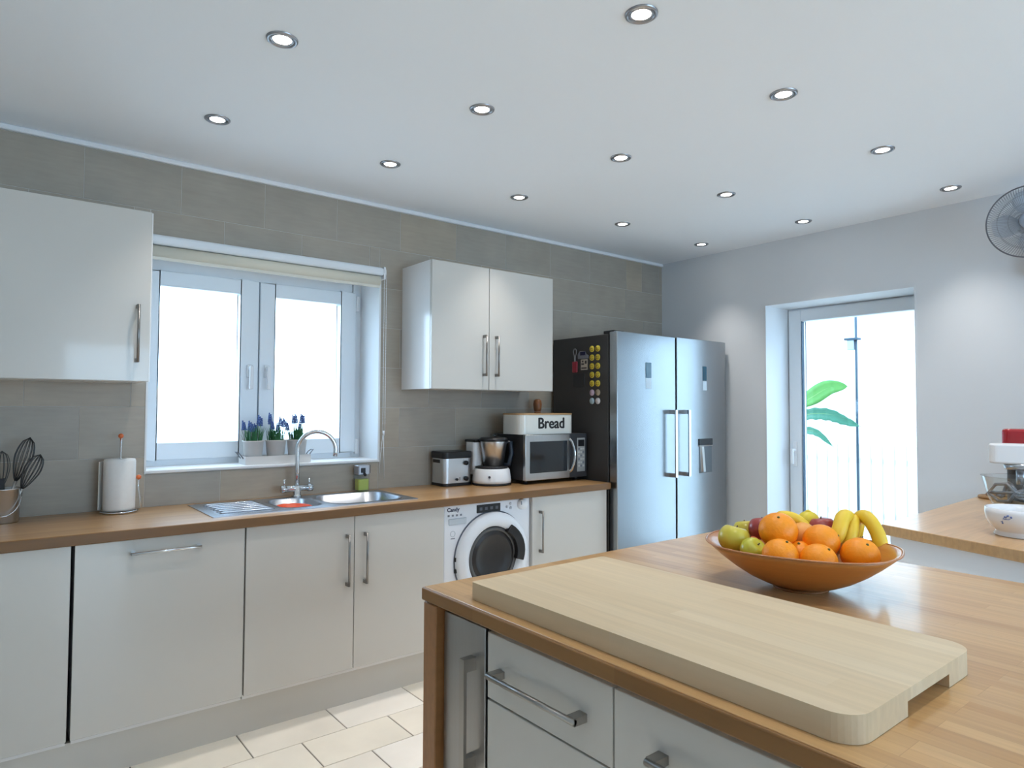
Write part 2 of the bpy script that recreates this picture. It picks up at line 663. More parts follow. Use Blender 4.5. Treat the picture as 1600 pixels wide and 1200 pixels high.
frame4(WX0 - 0.01, WX1 + 0.01, 1.095, 2.17, 0.05, YF, YF + 0.08, wt=0.10, wb=0.045, wr=0.065).build('frame', UPVC, win, 0.004)
s1 = frame4(0.600, 1.172, 1.13, 2.09, 0.09, YF - 0.018, YF + 0.05, wt=0.078, wb=0.086, wl=0.075, wr=0.094).build('sash', UPVC, win, 0.005)
s2 = frame4(1.178, 1.750, 1.13, 2.09, 0.09, YF - 0.018, YF + 0.05, wt=0.078, wb=0.086, wl=0.08, wr=0.095).build('sash', UPVC, win, 0.005)
B('glass', 0.67, 1.085, YF + 0.02, YF + 0.026, 1.21, 2.02, PANE, s1)
B('glass', 1.25, 1.66, YF + 0.02, YF + 0.026, 1.21, 2.02, PANE, s2)
B('gasket', 1.171, 1.179, YF - 0.008, YF + 0.04, 1.13, 2.09, mat('grey_gasket', (0.18, 0.22, 0.27), 0.6), win)
for s_, hx in ((s1, 1.125), (s2, 1.218)):
    h = MB()
    h.box(hx - 0.014, hx + 0.014, YF - 0.03, YF - 0.018, 1.56, 1.63)
    h.cyl((hx, YF - 0.03, 1.61), (hx, YF - 0.055, 1.61), 0.012)
    h.box(hx - 0.010, hx + 0.010, YF - 0.066, YF - 0.05, 1.495, 1.622)
    h.build('handle', WHITEP, s_, 0.004)
for zz in (1.17, 2.03):
    B('hinge', 1.748, 1.766, YF - 0.03, YF, zz - 0.05, zz + 0.04, WHITEP, win, 0.004)
# plaster reveal lining and sill board
rv = MB()
rv.box(WX0 - 0.004, WX0 + 0.004, YW - 0.004, YF, WZ0, WZ1)
rv.box(WX1 - 0.004, WX1 + 0.008, YW - 0.004, YF, WZ0, WZ1)
rv.box(WX0, WX1, YW + 0.004, YF, WZ1 - 0.006, WZ1 + 0.004)
rv.build('reveal', REVEAL, win)
B('sill', WX0 - 0.004, WX1 + 0.004, YW - 0.006, YF + 0.01, 1.083, 1.100, REVEAL, win, 0.005)

# roller blind
bl = thing('roller_blind', (1.19, 3.47, 2.10), 'cream roller blind rolled up in a white cassette over the sink window', 'blind')
ca = MB()
ca.box(0.575, 1.785, 3.43, 3.499, 2.158, 2.205)
ca.build('cassette', UPVC, bl, 0.014, 3)
MB().cyl((0.585, 3.462, 2.128), (1.765, 3.462, 2.128), 0.03, 20).build('fabric_roll', mat('cream_fabric', (0.70, 0.66, 0.55), 0.8), bl)
B('bottom_bar', 0.585, 1.765, 3.448, 3.458, 2.088, 2.108, mat('cream_bar', (0.72, 0.70, 0.62), 0.6), bl, 0.003)
e = MB().cyl((1.785, 3.462, 2.185), (1.80, 3.462, 2.185), 0.024, 20)
e.box(1.785, 1.797, 3.44, 3.499, 2.14, 2.21)
e.build('end_bracket', WHITEP, bl)
ch = MB()
for sgn in (-1, 1):
    z = 2.17
    while z > 1.30:
        ch.ball((1.806, 3.462 + 0.013 * sgn, z), 0.0027, n=6, m=4)
        z -= 0.009
    ch.cyl((1.806, 3.462 + 0.013 * sgn, 2.18), (1.806, 3.462 + 0.013 * sgn, 1.25), 0.0010, 5)
ch.build('bead_chain', WHITEP, bl)
c2 = MB().cyl((1.806, 3.462, 1.265), (1.806, 3.462, 1.235), 0.008, 8, r2=0.004)
c2.tube([(1.806, 3.462, 1.24), (1.812, 3.47, 1.12), (1.822, 3.48, 0.99)], 0.0018, 6)
c2.tube([(1.800, 3.462, 1.24), (1.796, 3.48, 1.12), (1.792, 3.485, 1.02)], 0.0014, 6)
c2.build('cord', WHITEP, bl)

# ------------------------------------------------------------------ glazed back door
XF = 4.66
dr = bpy.data.objects.new('door_1', None)
COL.objects.link(dr)
dr.location = (XF, 2.09, 0)
ORG['door_1'] = Vector(dr.location)
struct(dr)
dr['label'] = 'white plastic back door with a full height glass panel'


def frameX(y0, y1, z0, z1, x0, x1, wt, wb, wl, wr):
    m = MB()
    m.box(x0, x1, y0, y0 + wl, z0, z1).box(x0, x1, y1 - wr, y1, z0, z1)
    m.box(x0, x1, y0 + wl, y1 - wr, z0, z0 + wb).box(x0, x1, y0 + wl, y1 - wr, z1 - wt, z1)
    return m


frameX(DY0 - 0.01, DY1 + 0.01, 0.0, DZ + 0.01, XF + 0.01, XF + 0.08, 0.03, 0.03, 0.035, 0.035).build('frame', UPVC, dr, 0.004)
leaf = frameX(DY0 + 0.015, DY1 - 0.012, 0.02, DZ - 0.016, XF - 0.008, XF + 0.06, 0.085, 0.16, 0.09, 0.095).build('leaf', UPVC, dr, 0.005)
B('glass', XF + 0.025, XF + 0.031, DY0 + 0.095, DY1 - 0.10, 0.17, DZ - 0.095, PANE, leaf)
gk = MB()
gk.box(XF - 0.004, XF + 0.028, DY1 - 0.112, DY1 - 0.106, 0.18, DZ - 0.1)  # shadow of the glazing reveal painted in as a dark blue strip
gk.build('gasket', mat('shaded_blue_gasket', (0.03, 0.07, 0.12), 0.5), leaf)
h = MB()
h.box(XF - 0.02, XF - 0.008, 2.505, 2.53, 0.98, 1.16)
h.cyl((XF - 0.01, 2.518, 1.10), (XF - 0.06, 2.518, 1.10), 0.010)
h.box(XF - 0.066, XF - 0.05, 2.508, 2.528, 1.0, 1.11)
h.build('handle', WHITEP, leaf, 0.004)
lv = MB()
lv.box(XW - 0.003, XF + 0.01, DY1 - 0.004, DY1 + 0.004, 0, DZ)
lv.box(XW - 0.003, XF + 0.01, DY0 - 0.004, DY0 + 0.004, 0, DZ)
lv.box(XW - 0.003, XF + 0.01, DY0, DY1, DZ - 0.004, DZ + 0.004)
lv.build('reveal', PAINT, dr)

# ------------------------------------------------------------------ handles
def bar_handle(parent, p0, p1, out, r=0.0055, m=None, post=0.016, stand=0.032, square=False, width=None):
    """bar between p0 and p1 (points on the door face) standing off in direction out, two end posts"""
    p0, p1, out = Vector(p0), Vector(p1), Vector(out)
    d = (p1 - p0).normalized()
    s = d.cross(out)
    mb = MB()
    w = width or r * 1.05
    for p in (p0 + d * post / 2, p1 - d * post / 2):
        c = [p + d * a * post / 2 + s * b * w + out * t for a in (-1, 1) for b in (-1, 1) for t in (0, stand - 0.008 if square else stand)]
        mb.add(c, [(0, 1, 3, 2), (4, 6, 7, 5), (0, 4, 5, 1), (2, 3, 7, 6), (0, 2, 6, 4), (1, 5, 7, 3)])
    if square:
        c = [p + s * b * w + out * t for p in (p0, p1) for b in (-1, 1) for t in (stand - 0.008, stand)]
        mb.add(c, [(0, 1, 3, 2), (4, 6, 7, 5), (0, 4, 5, 1), (2, 3, 7, 6), (0, 2, 6, 4), (1, 5, 7, 3)])
    else:
        mb.cyl(p0 + out * stand, p1 + out * stand, r, 14)
    return mb.build('handle', m or SATIN, parent)


# ------------------------------------------------------------------ base units under the tiled wall
YD = 2.93
ZT, ZB = 0.885, 0.177


def unit(name, label, cat, x0, x1, doors, group=None, body=True):
    t = thing(name, ((x0 + x1) / 2, 3.2, 0.15), label, cat, group)
    q = MB()
    xa_, xb_, ya_, yb_, za_, zb_ = x0 + 0.002, x1 - 0.002, YD + 0.022, YW - 0.01, ZB - 0.02, 0.888
    q.box(xa_, xa_ + 0.018, ya_, yb_, za_, zb_).box(xb_ - 0.018, xb_, ya_, yb_, za_, zb_)
    q.box(xa_ + 0.018, xb_ - 0.018, ya_, yb_, za_, za_ + 0.018).box(xa_ + 0.018, xb_ - 0.018, yb_ - 0.008, yb_, za_ + 0.018, zb_)
    q.box(xa_ + 0.018, xb_ - 0.018, ya_, ya_ + 0.018, zb_ - 0.04, zb_)
    q.build('body', CARCASS, t)
    ds = []
    for a, b in doors:
        ds.append(B('door', a, b, YD, YD + 0.019, ZB, ZT, GLOSS, t, 0.0015, 1))
    return t, ds


unit('base_cabinet', 'white gloss base cabinet without a handle under the utensil pail', 'cabinet', -0.34, 0.262, [(-0.337, 0.2615)], 'white base units')
t, d = unit('dishwasher', 'white gloss dishwasher front with a horizontal bar handle under the paper towel', 'dishwasher', 0.276, 0.882, [(0.2735, 0.8795)], 'white base units')
bar_handle(d[0], (0.452, YD, 0.835), (0.702, YD, 0.835), (0, -1, 0), 0.006, CHROME)
t, d = unit('sink_cabinet', 'double door white gloss cabinet with two vertical handles below the sink', 'cabinet', 0.884, 1.884, [(0.8865, 1.3805), (1.3835, 1.881)], 'white base units')
bar_handle(d[0], (1.343, YD, 0.568), (1.343, YD, 0.806), (0, -1, 0))
bar_handle(d[1], (1.434, YD, 0.568), (1.434, YD, 0.806), (0, -1, 0))
t, d = unit('base_cabinet', 'white gloss single door cabinet between the washing machine and the fridge', 'cabinet', 2.478, 3.10, [(2.481, 3.095)], 'white base units')
bar_handle(d[0], (2.535, YD, 0.566), (2.535, YD, 0.806), (0, -1, 0))
struct(B('trim_2', -0.4, 3.10, 2.98, 2.996, 0.0, 0.152, GLOSS))

# worktop A with a cut-out for the sink
SX0, SX1, SY0, SY1 = 0.765, 1.757, 2.985, 3.435
wt = thing('worktop', (1.5, 3.2, 0.89), 'long oak worktop along the tiled wall holding the sink', 'worktop')
m = MB()
CX0, CX1, CY0, CY1 = SX0 + 0.318, SX1 - 0.026, SY0 + 0.034, SY1 - 0.034
poly_o = [(-0.45, 2.9085), (3.105, 2.9085), (3.105, 3.499), (-0.45, 3.499)]
poly_i = [(CX0, CY0), (CX1, CY0), (CX1, CY1), (CX0, CY1)]
v = [(x, y, z) for z in (0.89, 0.93) for x, y in poly_o + poly_i]
f = []
for i in range(4):
    j = (i + 1) % 4
    f += [(8 + i, 8 + j, 12 + j, 12 + i), (j, i, 4 + i, 4 + j), (i, j, 8 + j, 8 + i), (4 + j, 4 + i, 12 + i, 12 + j)]
m.add(v, f)
m.build('top', OAK, wt, 0.001, 1)
B('oiled_shaded_edge', -0.45, 3.105, 2.90, 2.9085, 0.89, 0.9297, EDGEA, wt, 0.0028, 2)  # strip added to carry the oiled and shaded tone of the front edge

# ------------------------------------------------------------------ sink
sk = thing('kitchen_sink', (1.26, 3.21, 0.93), 'stainless steel inset sink with a drainer and one and a half bowls', 'sink')
SINKM = mat('sink_steel', (0.42, 0.44, 0.48), 0.27, 1.0)


def rrect(x0, x1, y0, y1, r, n=6):
    pts = []
    for cx, cy, a0 in ((x1 - r, y1 - r, 0), (x0 + r, y1 - r, PI / 2), (x0 + r, y0 + r, PI), (x1 - r, y0 + r, 1.5 * PI)):
        for k in range(n + 1):
            a = a0 + PI / 2 * k / n
            pts.append((cx + r * math.cos(a), cy + r * math.sin(a)))
    return pts


def loft(mb, loops, cap_last=True, smooth=True):
    n = len(loops[0])
    v = [p for l in loops for p in l]
    f = []
    for i in range(len(loops) - 1):
        for k in range(n):
            k2 = (k + 1) % n
            f.append((i * n + k, i * n + k2, (i + 1) * n + k2, (i + 1) * n + k))
    if cap_last:
        f.append(tuple((len(loops) - 1) * n + k for k in range(n)))
    mb.add(v, f, smooth)


def lp(pts, z):
    return [(x, y, z) for x, y in pts]


bowl = MB()
R1 = (1.335, 1.715, 3.035, 3.385)
loft(bowl, [lp(rrect(R1[0] - 0.012, R1[1] + 0.012, R1[2] - 0.012, R1[3] + 0.012, 0.10), 0.9345), lp(rrect(*R1, 0.09), 0.931), lp(rrect(R1[0] + 0.012, R1[1] - 0.012, R1[2] + 0.012, R1[3] - 0.012, 0.08), 0.80),
            lp(rrect(R1[0] + 0.04, R1[1] - 0.04, R1[2] + 0.04, R1[3] - 0.04, 0.06), 0.775)])
bowl.build('main_bowl', SINKM, sk)
hb = MB()
R2 = (1.098, 1.285, 3.06, 3.36)
loft(hb, [lp(rrect(R2[0] - 0.012, R2[1] + 0.012, R2[2] - 0.012, R2[3] + 0.012, 0.075), 0.9345), lp(rrect(*R2, 0.07), 0.931), lp(rrect(R2[0] + 0.01, R2[1] - 0.01, R2[2] + 0.01, R2[3] - 0.01, 0.06), 0.845),
          lp(rrect(R2[0] + 0.03, R2[1] - 0.03, R2[2] + 0.03, R2[3] - 0.03, 0.045), 0.835)])
hb.build('half_bowl', SINKM, sk)
# rim sheet: strips around the two bowls, with corner fillers under the rounded bowl rims
rm = MB()
ZR = 0.9335
xa, xb, xc, xd = R2[0] - 0.012, R2[1] + 0.012, R1[0] - 0.012, R1[1] + 0.012


def sheet(mb, outer, inner, zt, zb):
    """flat plate between two loops with equal point count"""
    n = len(outer)
    v = lp(outer, zt) + lp(inner, zt) + lp(outer, zb)
    f = [(k, (k + 1) % n, n + (k + 1) % n, n + k) for k in range(n)]
    f += [(2 * n + k, 2 * n + (k + 1) % n, (k + 1) % n, k) for k in range(n)]
    mb.add(v, f)


def out_rect(x0, x1, y0, y1, inner):
    """project loop points on to a rectangle so that a plate can be lofted between them"""
    cx, cy = (x0 + x1) / 2, (y0 + y1) / 2
    res = []
    n = len(inner) // 4
    cs = [(x1, y1), (x0, y1), (x0, y0), (x1, y0)]
    for q in range(4):
        for k in range(n):
            res.append(cs[q])
    return res


in1 = rrect(xc, xd, R1[2] - 0.012, R1[3] + 0.012, 0.10)
sheet(rm, out_rect(1.316, SX1, SY0, SY1, in1), in1, ZR, 0.93)
in2 = rrect(xa, xb, R2[2] - 0.012, R2[3] + 0.012, 0.075)
sheet(rm, out_rect(1.075, 1.316, SY0, SY1, in2), in2, ZR, 0.93)
rm.box(SX0, 1.075, SY0, SY1, 0.9302, ZR)
rm.build('rim_sheet', SINKM, sk)
for k in range(6):
    yy = 3.07 + 0.055 * k
    MB().tube([(0.815, yy, 0.9325), (0.83, yy, 0.9365), (1.03, yy, 0.9365), (1.05, yy, 0.9325)], 0.0045, 8).build('drainer_rib', SINKM, sk)
MB().lathe([(0.03, 0), (0.034, 0.002), (0.02, 0.004)], (1.52, 3.21, 0.776), 20).build('drain', CHROME, sk)
# orange-red strainer in the half bowl
st = MB()
pr = [(0.045, 0.0), (0.066, 0.03), (0.078, 0.078), (0.082, 0.080), (0.075, 0.074), (0.062, 0.032), (0.040, 0.024)]
st.lathe(pr, (1.19, 3.20, 0.838), 28, cap0=True, cap1=True, sy=1.35)
for k in range(10):
    a = 2 * PI * k / 10
    st.ball((1.19 + 0.03 * math.cos(a), 3.20 + 0.05 * math.sin(a), 0.880), 0.016, n=8, m=6)
tag(st.build('strainer', mat('orange_red_plastic', (0.75, 0.10, 0.035), 0.4)), 'orange red strainer sitting in the small sink bowl', 'strainer')

# mixer tap
tp = thing('mixer_tap', (1.287, 3.425, 0.9335), 'chrome mixer tap with a tall curved spout behind the sink', 'tap')
TX, TY = 1.287, 3.425
MB().lathe([(0.026, 0), (0.026, 0.006), (0.02, 0.010), (0.02, 0.05), (0.017, 0.055)], (TX, TY, 0.9335), 24).build('base', CHROME, tp)
MB().cyl((TX - 0.075, TY, 0.975), (TX + 0.075, TY, 0.975), 0.016, 20).build('body', CHROME, tp)
for sg in (-1, 1):
    q = MB().cyl((TX + sg * 0.066, TY, 0.985), (TX + sg * 0.066, TY, 1.025), 0.0045, 10)
    q.cyl((TX + sg * 0.058, TY, 0.975), (TX + sg * 0.082, TY, 0.975), 0.019, 18)
    q.build('lever', CHROME, tp)
pts = [(TX, TY, 0.98), (TX, TY, 1.06), (TX, TY, 1.16)]
RA = 0.098
dx, dy = 0.97, -0.25
for k in range(0, 21):
    a = PI - (PI * 1.05) * k / 20
    s_ = RA + RA * math.cos(a)
    pts.append((TX + dx * s_, TY + dy * s_, 1.172 + RA * math.sin(a)))
lx, ly, lz = pts[-1]
pts.append((lx - 0.002, ly, lz - 0.02))
MB().tube(pts, 0.0115, 14).build('spout', CHROME, tp)

# ------------------------------------------------------------------ wall cabinets
def wall_cab(label, x0, x1, doors, hs):
    t = thing('wall_cabinet', ((x0 + x1) / 2, 3.34, 1.505), label, 'cabinet', 'white wall cabinets')
    B('body', x0, x1, 3.181, 3.499, 1.505, 2.232, mat('gloss_side', (0.80, 0.80, 0.80), 0.18, coat=0.6), t, 0.001, 1)
    ds = [B('door', a, b, 3.16, 3.179, 1.506, 2.23, GLOSS, t, 0.0015, 1) for a, b in doors]
    for d, hx in zip(ds, hs):
        bar_handle(d, (hx, 3.16, 1.585), (hx, 3.16, 1.827), (0, -1, 0))
    return t


wall_cab('white gloss wall cabinet above the paper towel, cut by the picture edge', -0.06, 0.549, [(-0.06, 0.541)], [0.494])
wall_cab('two door white gloss wall cabinet between the window and the fridge', 1.938, 2.85, [(1.938, 2.334), (2.3375, 2.843)], [2.295, 2.385])

# ------------------------------------------------------------------ washing machine
wm = thing('washing_machine', (2.18, 3.2, 0.01), 'white front loading washing machine with a dark round door', 'washing machine')
WBL = mat('washer_white', (0.76, 0.79, 0.84), 0.3)
YA = 2.945
B('body', 1.889, 2.472, YA, 3.45, 0.05, 0.884, WBL, wm, 0.006)
for px in (1.92, 2.44):
    for py in (3.0, 3.4):
        MB().cyl((px, py, 0.0), (px, py, 0.055), 0.02, 12).build('foot', BLACK, wm)
WC = (2.20, 0.585)


def ring(cx, cz, r0, r1, y_out, y_in, depth_prof=None, n=56):
    pr = [(r0, 0.0), (r0, y_out), (r0 - 0.012, y_out + 0.012), ((r0 + r1) / 2, y_out + 0.018), (r1 + 0.01, y_out + 0.010), (r1, y_in)]
    m = MB()
    m.xf = Matrix.Translation((cx, YA, cz)) @ Matrix.Rotation(PI / 2, 4, 'X')
    m.lathe(pr, (0, 0, 0), n, cap0=False, cap1=False)
    return m


ring_ = ring(WC[0], WC[1], 0.243, 0.163, 0.022, 0.005).build('door_ring', WBL, wm)
gm = MB()
gm.xf = Matrix.Translation((WC[0], YA, WC[1])) @ Matrix.Rotation(PI / 2, 4, 'X')
gm.lathe([(0.250, 0.0), (0.250, 0.003), (0.242, 0.004)], (0, 0, 0), 56, cap0=False, cap1=False)
gm.build('seal', mat('grey_seal', (0.12, 0.14, 0.18), 0.6), wm)
gm = MB()
gm.xf = Matrix.Translation((WC[0], YA, WC[1])) @ Matrix.Rotation(PI / 2, 4, 'X')
gm.lathe([(0.168, 0.012), (0.14, 0.014), (0.125, 0.022), (0.118, 0.022), (0.10, 0.011), (0.05, 0.006), (0.001, 0.005)], (0, 0, 0), 56, cap0=False, cap1=True)
gl_ = gm.build('door_glass', mat('washer_dark_glass', (0.030, 0.028, 0.028), 0.28, spec=0.35), wm)
gm = MB()
gm.xf = Matrix.Translation((WC[0], YA, WC[1])) @ Matrix.Rotation(PI / 2, 4, 'X')
gm.lathe([(0.160, 0.0155), (0.142, 0.0165), (0.142, 0.0158), (0.160, 0.0148)], (0, 0, 0), 56, closed=True)
gm.build('glass_ring', mat('grey_ring', (0.10, 0.10, 0.10), 0.4), wm)
hm = MB()
hp = []
for k in range(9):
    a = math.radians(58 - 78 * k / 8)
    hp.append((math.cos(a), math.sin(a)))
vo = [(WC[0] + 0.205 * c, WC[1] + 0.02 + 0.175 * s) for c, s in hp] + [(WC[0] + 0.150 * c, WC[1] + 0.02 + 0.130 * s) for c, s in hp[::-1]]
n = len(vo)
hm.add([(x, YA - 0.046, z) for x, z in vo] + [(x, YA - 0.012, z) for x, z in vo],
       [tuple(range(n)), tuple(range(2 * n - 1, n - 1, -1))] + [(i, n + i, n + (i + 1) % n, (i + 1) % n) for i in range(n)])
hm.build('door_handle', BLACK, wm, 0.004)
for zz in (0.60, 0.54):
    B('hinge', 1.952, 1.968, YA - 0.014, YA + 0.001, zz - 0.011, zz + 0.011, BLACK, wm, 0.002)
B('display', 2.098, 2.258, YA - 0.004, YA + 0.002, 0.828, 0.872, BLACK, wm, 0.002)
DG = mat('grey_print', (0.22, 0.24, 0.28), 0.5)
LG = mat('display_glow', (0.3, 0.35, 0.4), 0.4)
for k in range(4):
    B('display_icon', 2.115 + k * 0.036, 2.133 + k * 0.036, YA - 0.005, YA - 0.0035, 0.842, 0.858, mat('icon_grey', (0.10, 0.11, 0.13), 0.4), wm)
MB().cyl((2.41, YA, 0.853), (2.41, YA - 0.028, 0.853), 0.031, 28, r2=0.027).build('dial', WHITEP, wm)
B('dial_mark', 2.385, 2.392, YA - 0.029, YA - 0.0275, 0.853, 0.873, DG, wm)
for k, (bx, bz) in enumerate(((2.305, 0.846), (2.33, 0.862), (2.332, 0.838))):
    MB().cyl((bx, YA + 0.001, bz), (bx, YA - 0.004, bz), 0.008, 14).build('button', mat('light_grey_button', (0.55, 0.58, 0.64), 0.4), wm)
text('Candy', 0.030, mat('dark_blue_print', (0.02, 0.025, 0.06), 0.5), wm, (1.908, YA - 0.001, 0.852), (1, 0, 0), (0, 0, 1), 'lettering', 0.0005, 0.0006)
for k in range(4):
    B('programme_icon', 1.912 + 0.026 * k, 1.924 + 0.026 * k, YA - 0.0015, YA + 0.001, 0.826, 0.836, DG, wm)
B('drawer', 1.917, 2.03, YA - 0.006, YA + 0.001, 0.782, 0.815, mat('drawer_grey', (0.50, 0.55, 0.60), 0.35), wm, 0.005)
q = MB()
q.xf = Matrix.Translation((1.945, YA, 0.735)) @ Matrix.Rotation(PI / 2, 4, 'X')
q.lathe([(0.016, 0), (0.016, 0.001), (0.0135, 0.001), (0.0135, 0)], (0, 0, 0), 28, closed=True)
q.build('energy_mark', mat('mark_grey', (0.45, 0.5, 0.56), 0.5), wm)
B('energy_strip', 1.932, 1.958, YA - 0.0012, YA + 0.001, 0.708, 0.713, DG, wm)

# ------------------------------------------------------------------ fridge pair
FX0, FX1, FY, FZ = 3.127, 4.325, 2.868, 1.892
XG = 3.722
fr = thing('fridge_freezer', (3.73, 3.2, 0.0), 'tall double door stainless steel fridge freezer with dark grey sides', 'fridge')
B('body', FX0, FX1, 2.945, 3.47, 0.04, 1.878, FSIDE, fr, 0.004)
for px in (3.2, 4.25):
    for py in (3.0, 3.4):
        MB().cyl((px, py, 0), (px, py, 0.045), 0.025, 12).build('foot', BLACK, fr)
dl = B('door', FX0, XG - 0.007, FY, 2.935, 0.06, FZ, FRIDGE, fr, 0.006, 3)
d2 = MB()
pl = [(XG + 0.007, 2.935), (XG + 0.007, FY)] + [(FX1 - 0.10 + 0.10 * math.sin(k / 6 * PI / 2), FY + 0.016 * (1 - math.cos(k / 6 * PI / 2))) for k in range(7)] + [(FX1, 2.935)]
d2.prism(pl, 0.06, FZ)
d2 = d2.build('door', FRIDGE, fr, 0.003, 2)
B('gap', XG - 0.012, XG + 0.012, FY + 0.02, 2.94, 0.06, FZ - 0.004, BLACK, fr)
B('hinge_cover', FX0 + 0.004, FX0 + 0.10, 2.90, 2.99, FZ - 0.012, FZ + 0.008, BLACK, fr, 0.003)
for d, hx in ((dl, 3.655), (d2, 3.80)):
    bar_handle(d, (hx, FY, 0.935), (hx, FY, 1.39), (0, -1, 0), m=CHROME, post=0.028, stand=0.055, square=True, width=0.011)
for d, x0, x1 in ((dl, 3.402, 3.457), (d2, 4.024, 4.068)):
    B('display', x0, x1, FY - 0.003, FY + 0.002, 1.60, 1.703, mat('display_teal', (0.02, 0.10, 0.16), 0.1, coat=0.5), d, 0.001, 1)
    p = B('control_strip', x0, x1, FY - 0.002, FY + 0.002, 1.53, 1.597, mat('pale_sticker', (0.62, 0.72, 0.80), 0.4), d, 0.001, 1)
X0, X1, Z0, Z1 = 3.972, 4.128, 0.942, 1.185
B('dispenser_panel', X0, X1, FY - 0.008, FY + 0.003, 1.14, Z1, mat('dispenser_dark', (0.03, 0.04, 0.05), 0.15, coat=0.4), d2, 0.001, 1)
B('dispenser_recess', X0 + 0.004, X1 - 0.004, FY - 0.004, FY + 0.003, Z0, 1.132, mat('dispenser_grey', (0.16, 0.18, 0.20), 0.35, 0.6), d2, 0.003)
q = MB()
q.add([(X0 + 0.02, FY - 0.004, Z0 + 0.01), (X0 + 0.06, FY - 0.004, Z0 + 0.01), (X0 + 0.05, FY - 0.004, 1.13), (X0 + 0.012, FY - 0.004, 1.13),
       (X0 + 0.03, FY - 0.02, Z0 + 0.01), (X0 + 0.055, FY - 0.02, Z0 + 0.01), (X0 + 0.045, FY - 0.012, 1.13), (X0 + 0.02, FY - 0.012, 1.13)],
      [(4, 5, 6, 7), (0, 4, 7, 3), (1, 2, 6, 5), (3, 7, 6, 2), (0, 1, 5, 4), (0, 3, 2, 1)])
q.build('dispenser_lever', STEEL, d2)
B('dispenser_trim', X0, X1, FY - 0.009, FY + 0.003, 1.130, 1.1385, CHROME, d2, 0.001, 1)

# magnets on the fridge side (side faces -x)
YM = (3.088, 3.035)
cols = [('sunny yellow', (0.72, 0.55, 0.05))] * 5 + [None, None]
rows_z = [1.790, 1.733, 1.676, 1.619, 1.562, 1.502, 1.447]
ordn = ['top', 'second', 'third', 'fourth', 'fifth']
for r, zz in enumerate(rows_z):
    for c, yy in enumerate(YM):
        side = 'in the column nearer the wall' if c == 0 else 'in the column nearer the fridge door'
        if r < 5:
            colr, lab = (0.70, 0.53, 0.05), 'yellow smiling face magnet, %s row, %s' % (ordn[r], side)
        else:
            nm, colr = {(5, 0): ('lilac', (0.55, 0.42, 0.52)), (5, 1): ('tan', (0.42, 0.34, 0.24)), (6, 0): ('pale blue', (0.42, 0.55, 0.62)), (6, 1): ('white', (0.66, 0.64, 0.66))}[(r, c)]
            lab = '%s round magnet below the yellow magnets on the fridge side' % nm
        t = thing('fridge_magnet', (FX0, yy, zz), lab, 'magnet', 'round magnets on the fridge side')
        mm = mat('magnet_%d' % (c * 7 + r if r >= 5 else 0), colr, 0.5)
        MB().cyl((FX0, yy, zz), (FX0 - 0.004, yy, zz), 0.0205, 20).build('disc', mm, t)
        if r < 5:
            fm = MB()
            for sg in (-1, 1):
                fm.cyl((FX0 - 0.0035, yy + sg * 0.007, zz + 0.005), (FX0 - 0.005, yy + sg * 0.007, zz + 0.005), 0.0028, 8)
            fm.tube([(FX0 - 0.0043, yy + 0.011 * math.cos(a), zz - 0.002 + 0.011 * math.sin(a)) for a in [PI + PI * k / 8 for k in range(9)]], 0.0013, 6)
            fm.build('face', mat('face_black', (0.03, 0.02, 0.01), 0.6), t)
t = thing('bottle_opener', (FX0, 3.245, 1.66), 'red and grey bottle opener magnet on the fridge side', 'bottle opener')
q = MB().tube([(FX0 - 0.006, 3.245 + 0.018 * math.sin(a) * (0.6 + 0.4 * math.cos(a / 2) ** 2), 1.80 - 0.028 * (1 - math.cos(a)) * 0.9) for a in [2 * PI * k / 16 for k in range(16)]], 0.004, 6, closed=True)
q.cyl((FX0 - 0.006, 3.245, 1.755), (FX0 - 0.006, 3.245, 1.712), 0.008, 8)
q.build('head', mat('dull_grey_metal', (0.25, 0.25, 0.26), 0.4, 0.7), t)
B('grip', FX0 - 0.012, FX0, 3.222, 3.268, 1.640, 1.715, mat('dark_red_plastic', (0.30, 0.03, 0.05), 0.4), t, 0.005)
t = thing('car_magnet', (FX0, 3.168, 1.735), 'silver grey magnet shaped like a small car with dark blue windows', 'magnet')
q = MB()
pl = [(-0.048, 0), (0.048, 0), (0.05, 0.02), (0.03, 0.03), (0.018, 0.05), (-0.03, 0.052), (-0.05, 0.03)]
n = len(pl)
q.add([(FX0 - 0.008, 3.168 - a, 1.73 + b) for a, b in pl] + [(FX0, 3.168 - a, 1.73 + b) for a, b in pl],
      [tuple(range(n)), tuple(range(2 * n - 1, n - 1, -1))] + [(i, (i + 1) % n, n + (i + 1) % n, n + i) for i in range(n)])
q.build('shell', mat('silver_blue', (0.22, 0.23, 0.27), 0.35, 0.4), t, 0.002)
B('side_window', FX0 - 0.0095, FX0 - 0.007, 3.145, 3.192, 1.752, 1.776, mat('navy', (0.01, 0.012, 0.06), 0.3), t)
t = thing('card_magnet', (FX0, 3.16, 1.66), 'small cream printed square magnet below the car magnet', 'magnet')
B('card', FX0 - 0.004, FX0, 3.13, 3.19, 1.655, 1.725, mat('cream_card', (0.45, 0.40, 0.33), 0.6), t)
q = MB()
for (a, b, c, d) in ((3.135, 3.152, 1.695, 1.716), (3.160, 3.185, 1.688, 1.700), (3.135, 3.185, 1.662, 1.672), (3.165, 3.18, 1.706, 1.718)):
    q.box(FX0 - 0.0048, FX0 - 0.0035, a, b, c, d)
q.build('print', mat('brown_print', (0.06, 0.05, 0.05), 0.6), t)
tag(B('square_magnet', FX0 - 0.005, FX0, 3.155, 3.265, 1.54, 1.63, mat('black_magnet', (0.03, 0.03, 0.032), 0.5), None, 0.002),
    'plain black square magnet below the red bottle opener', 'magnet')

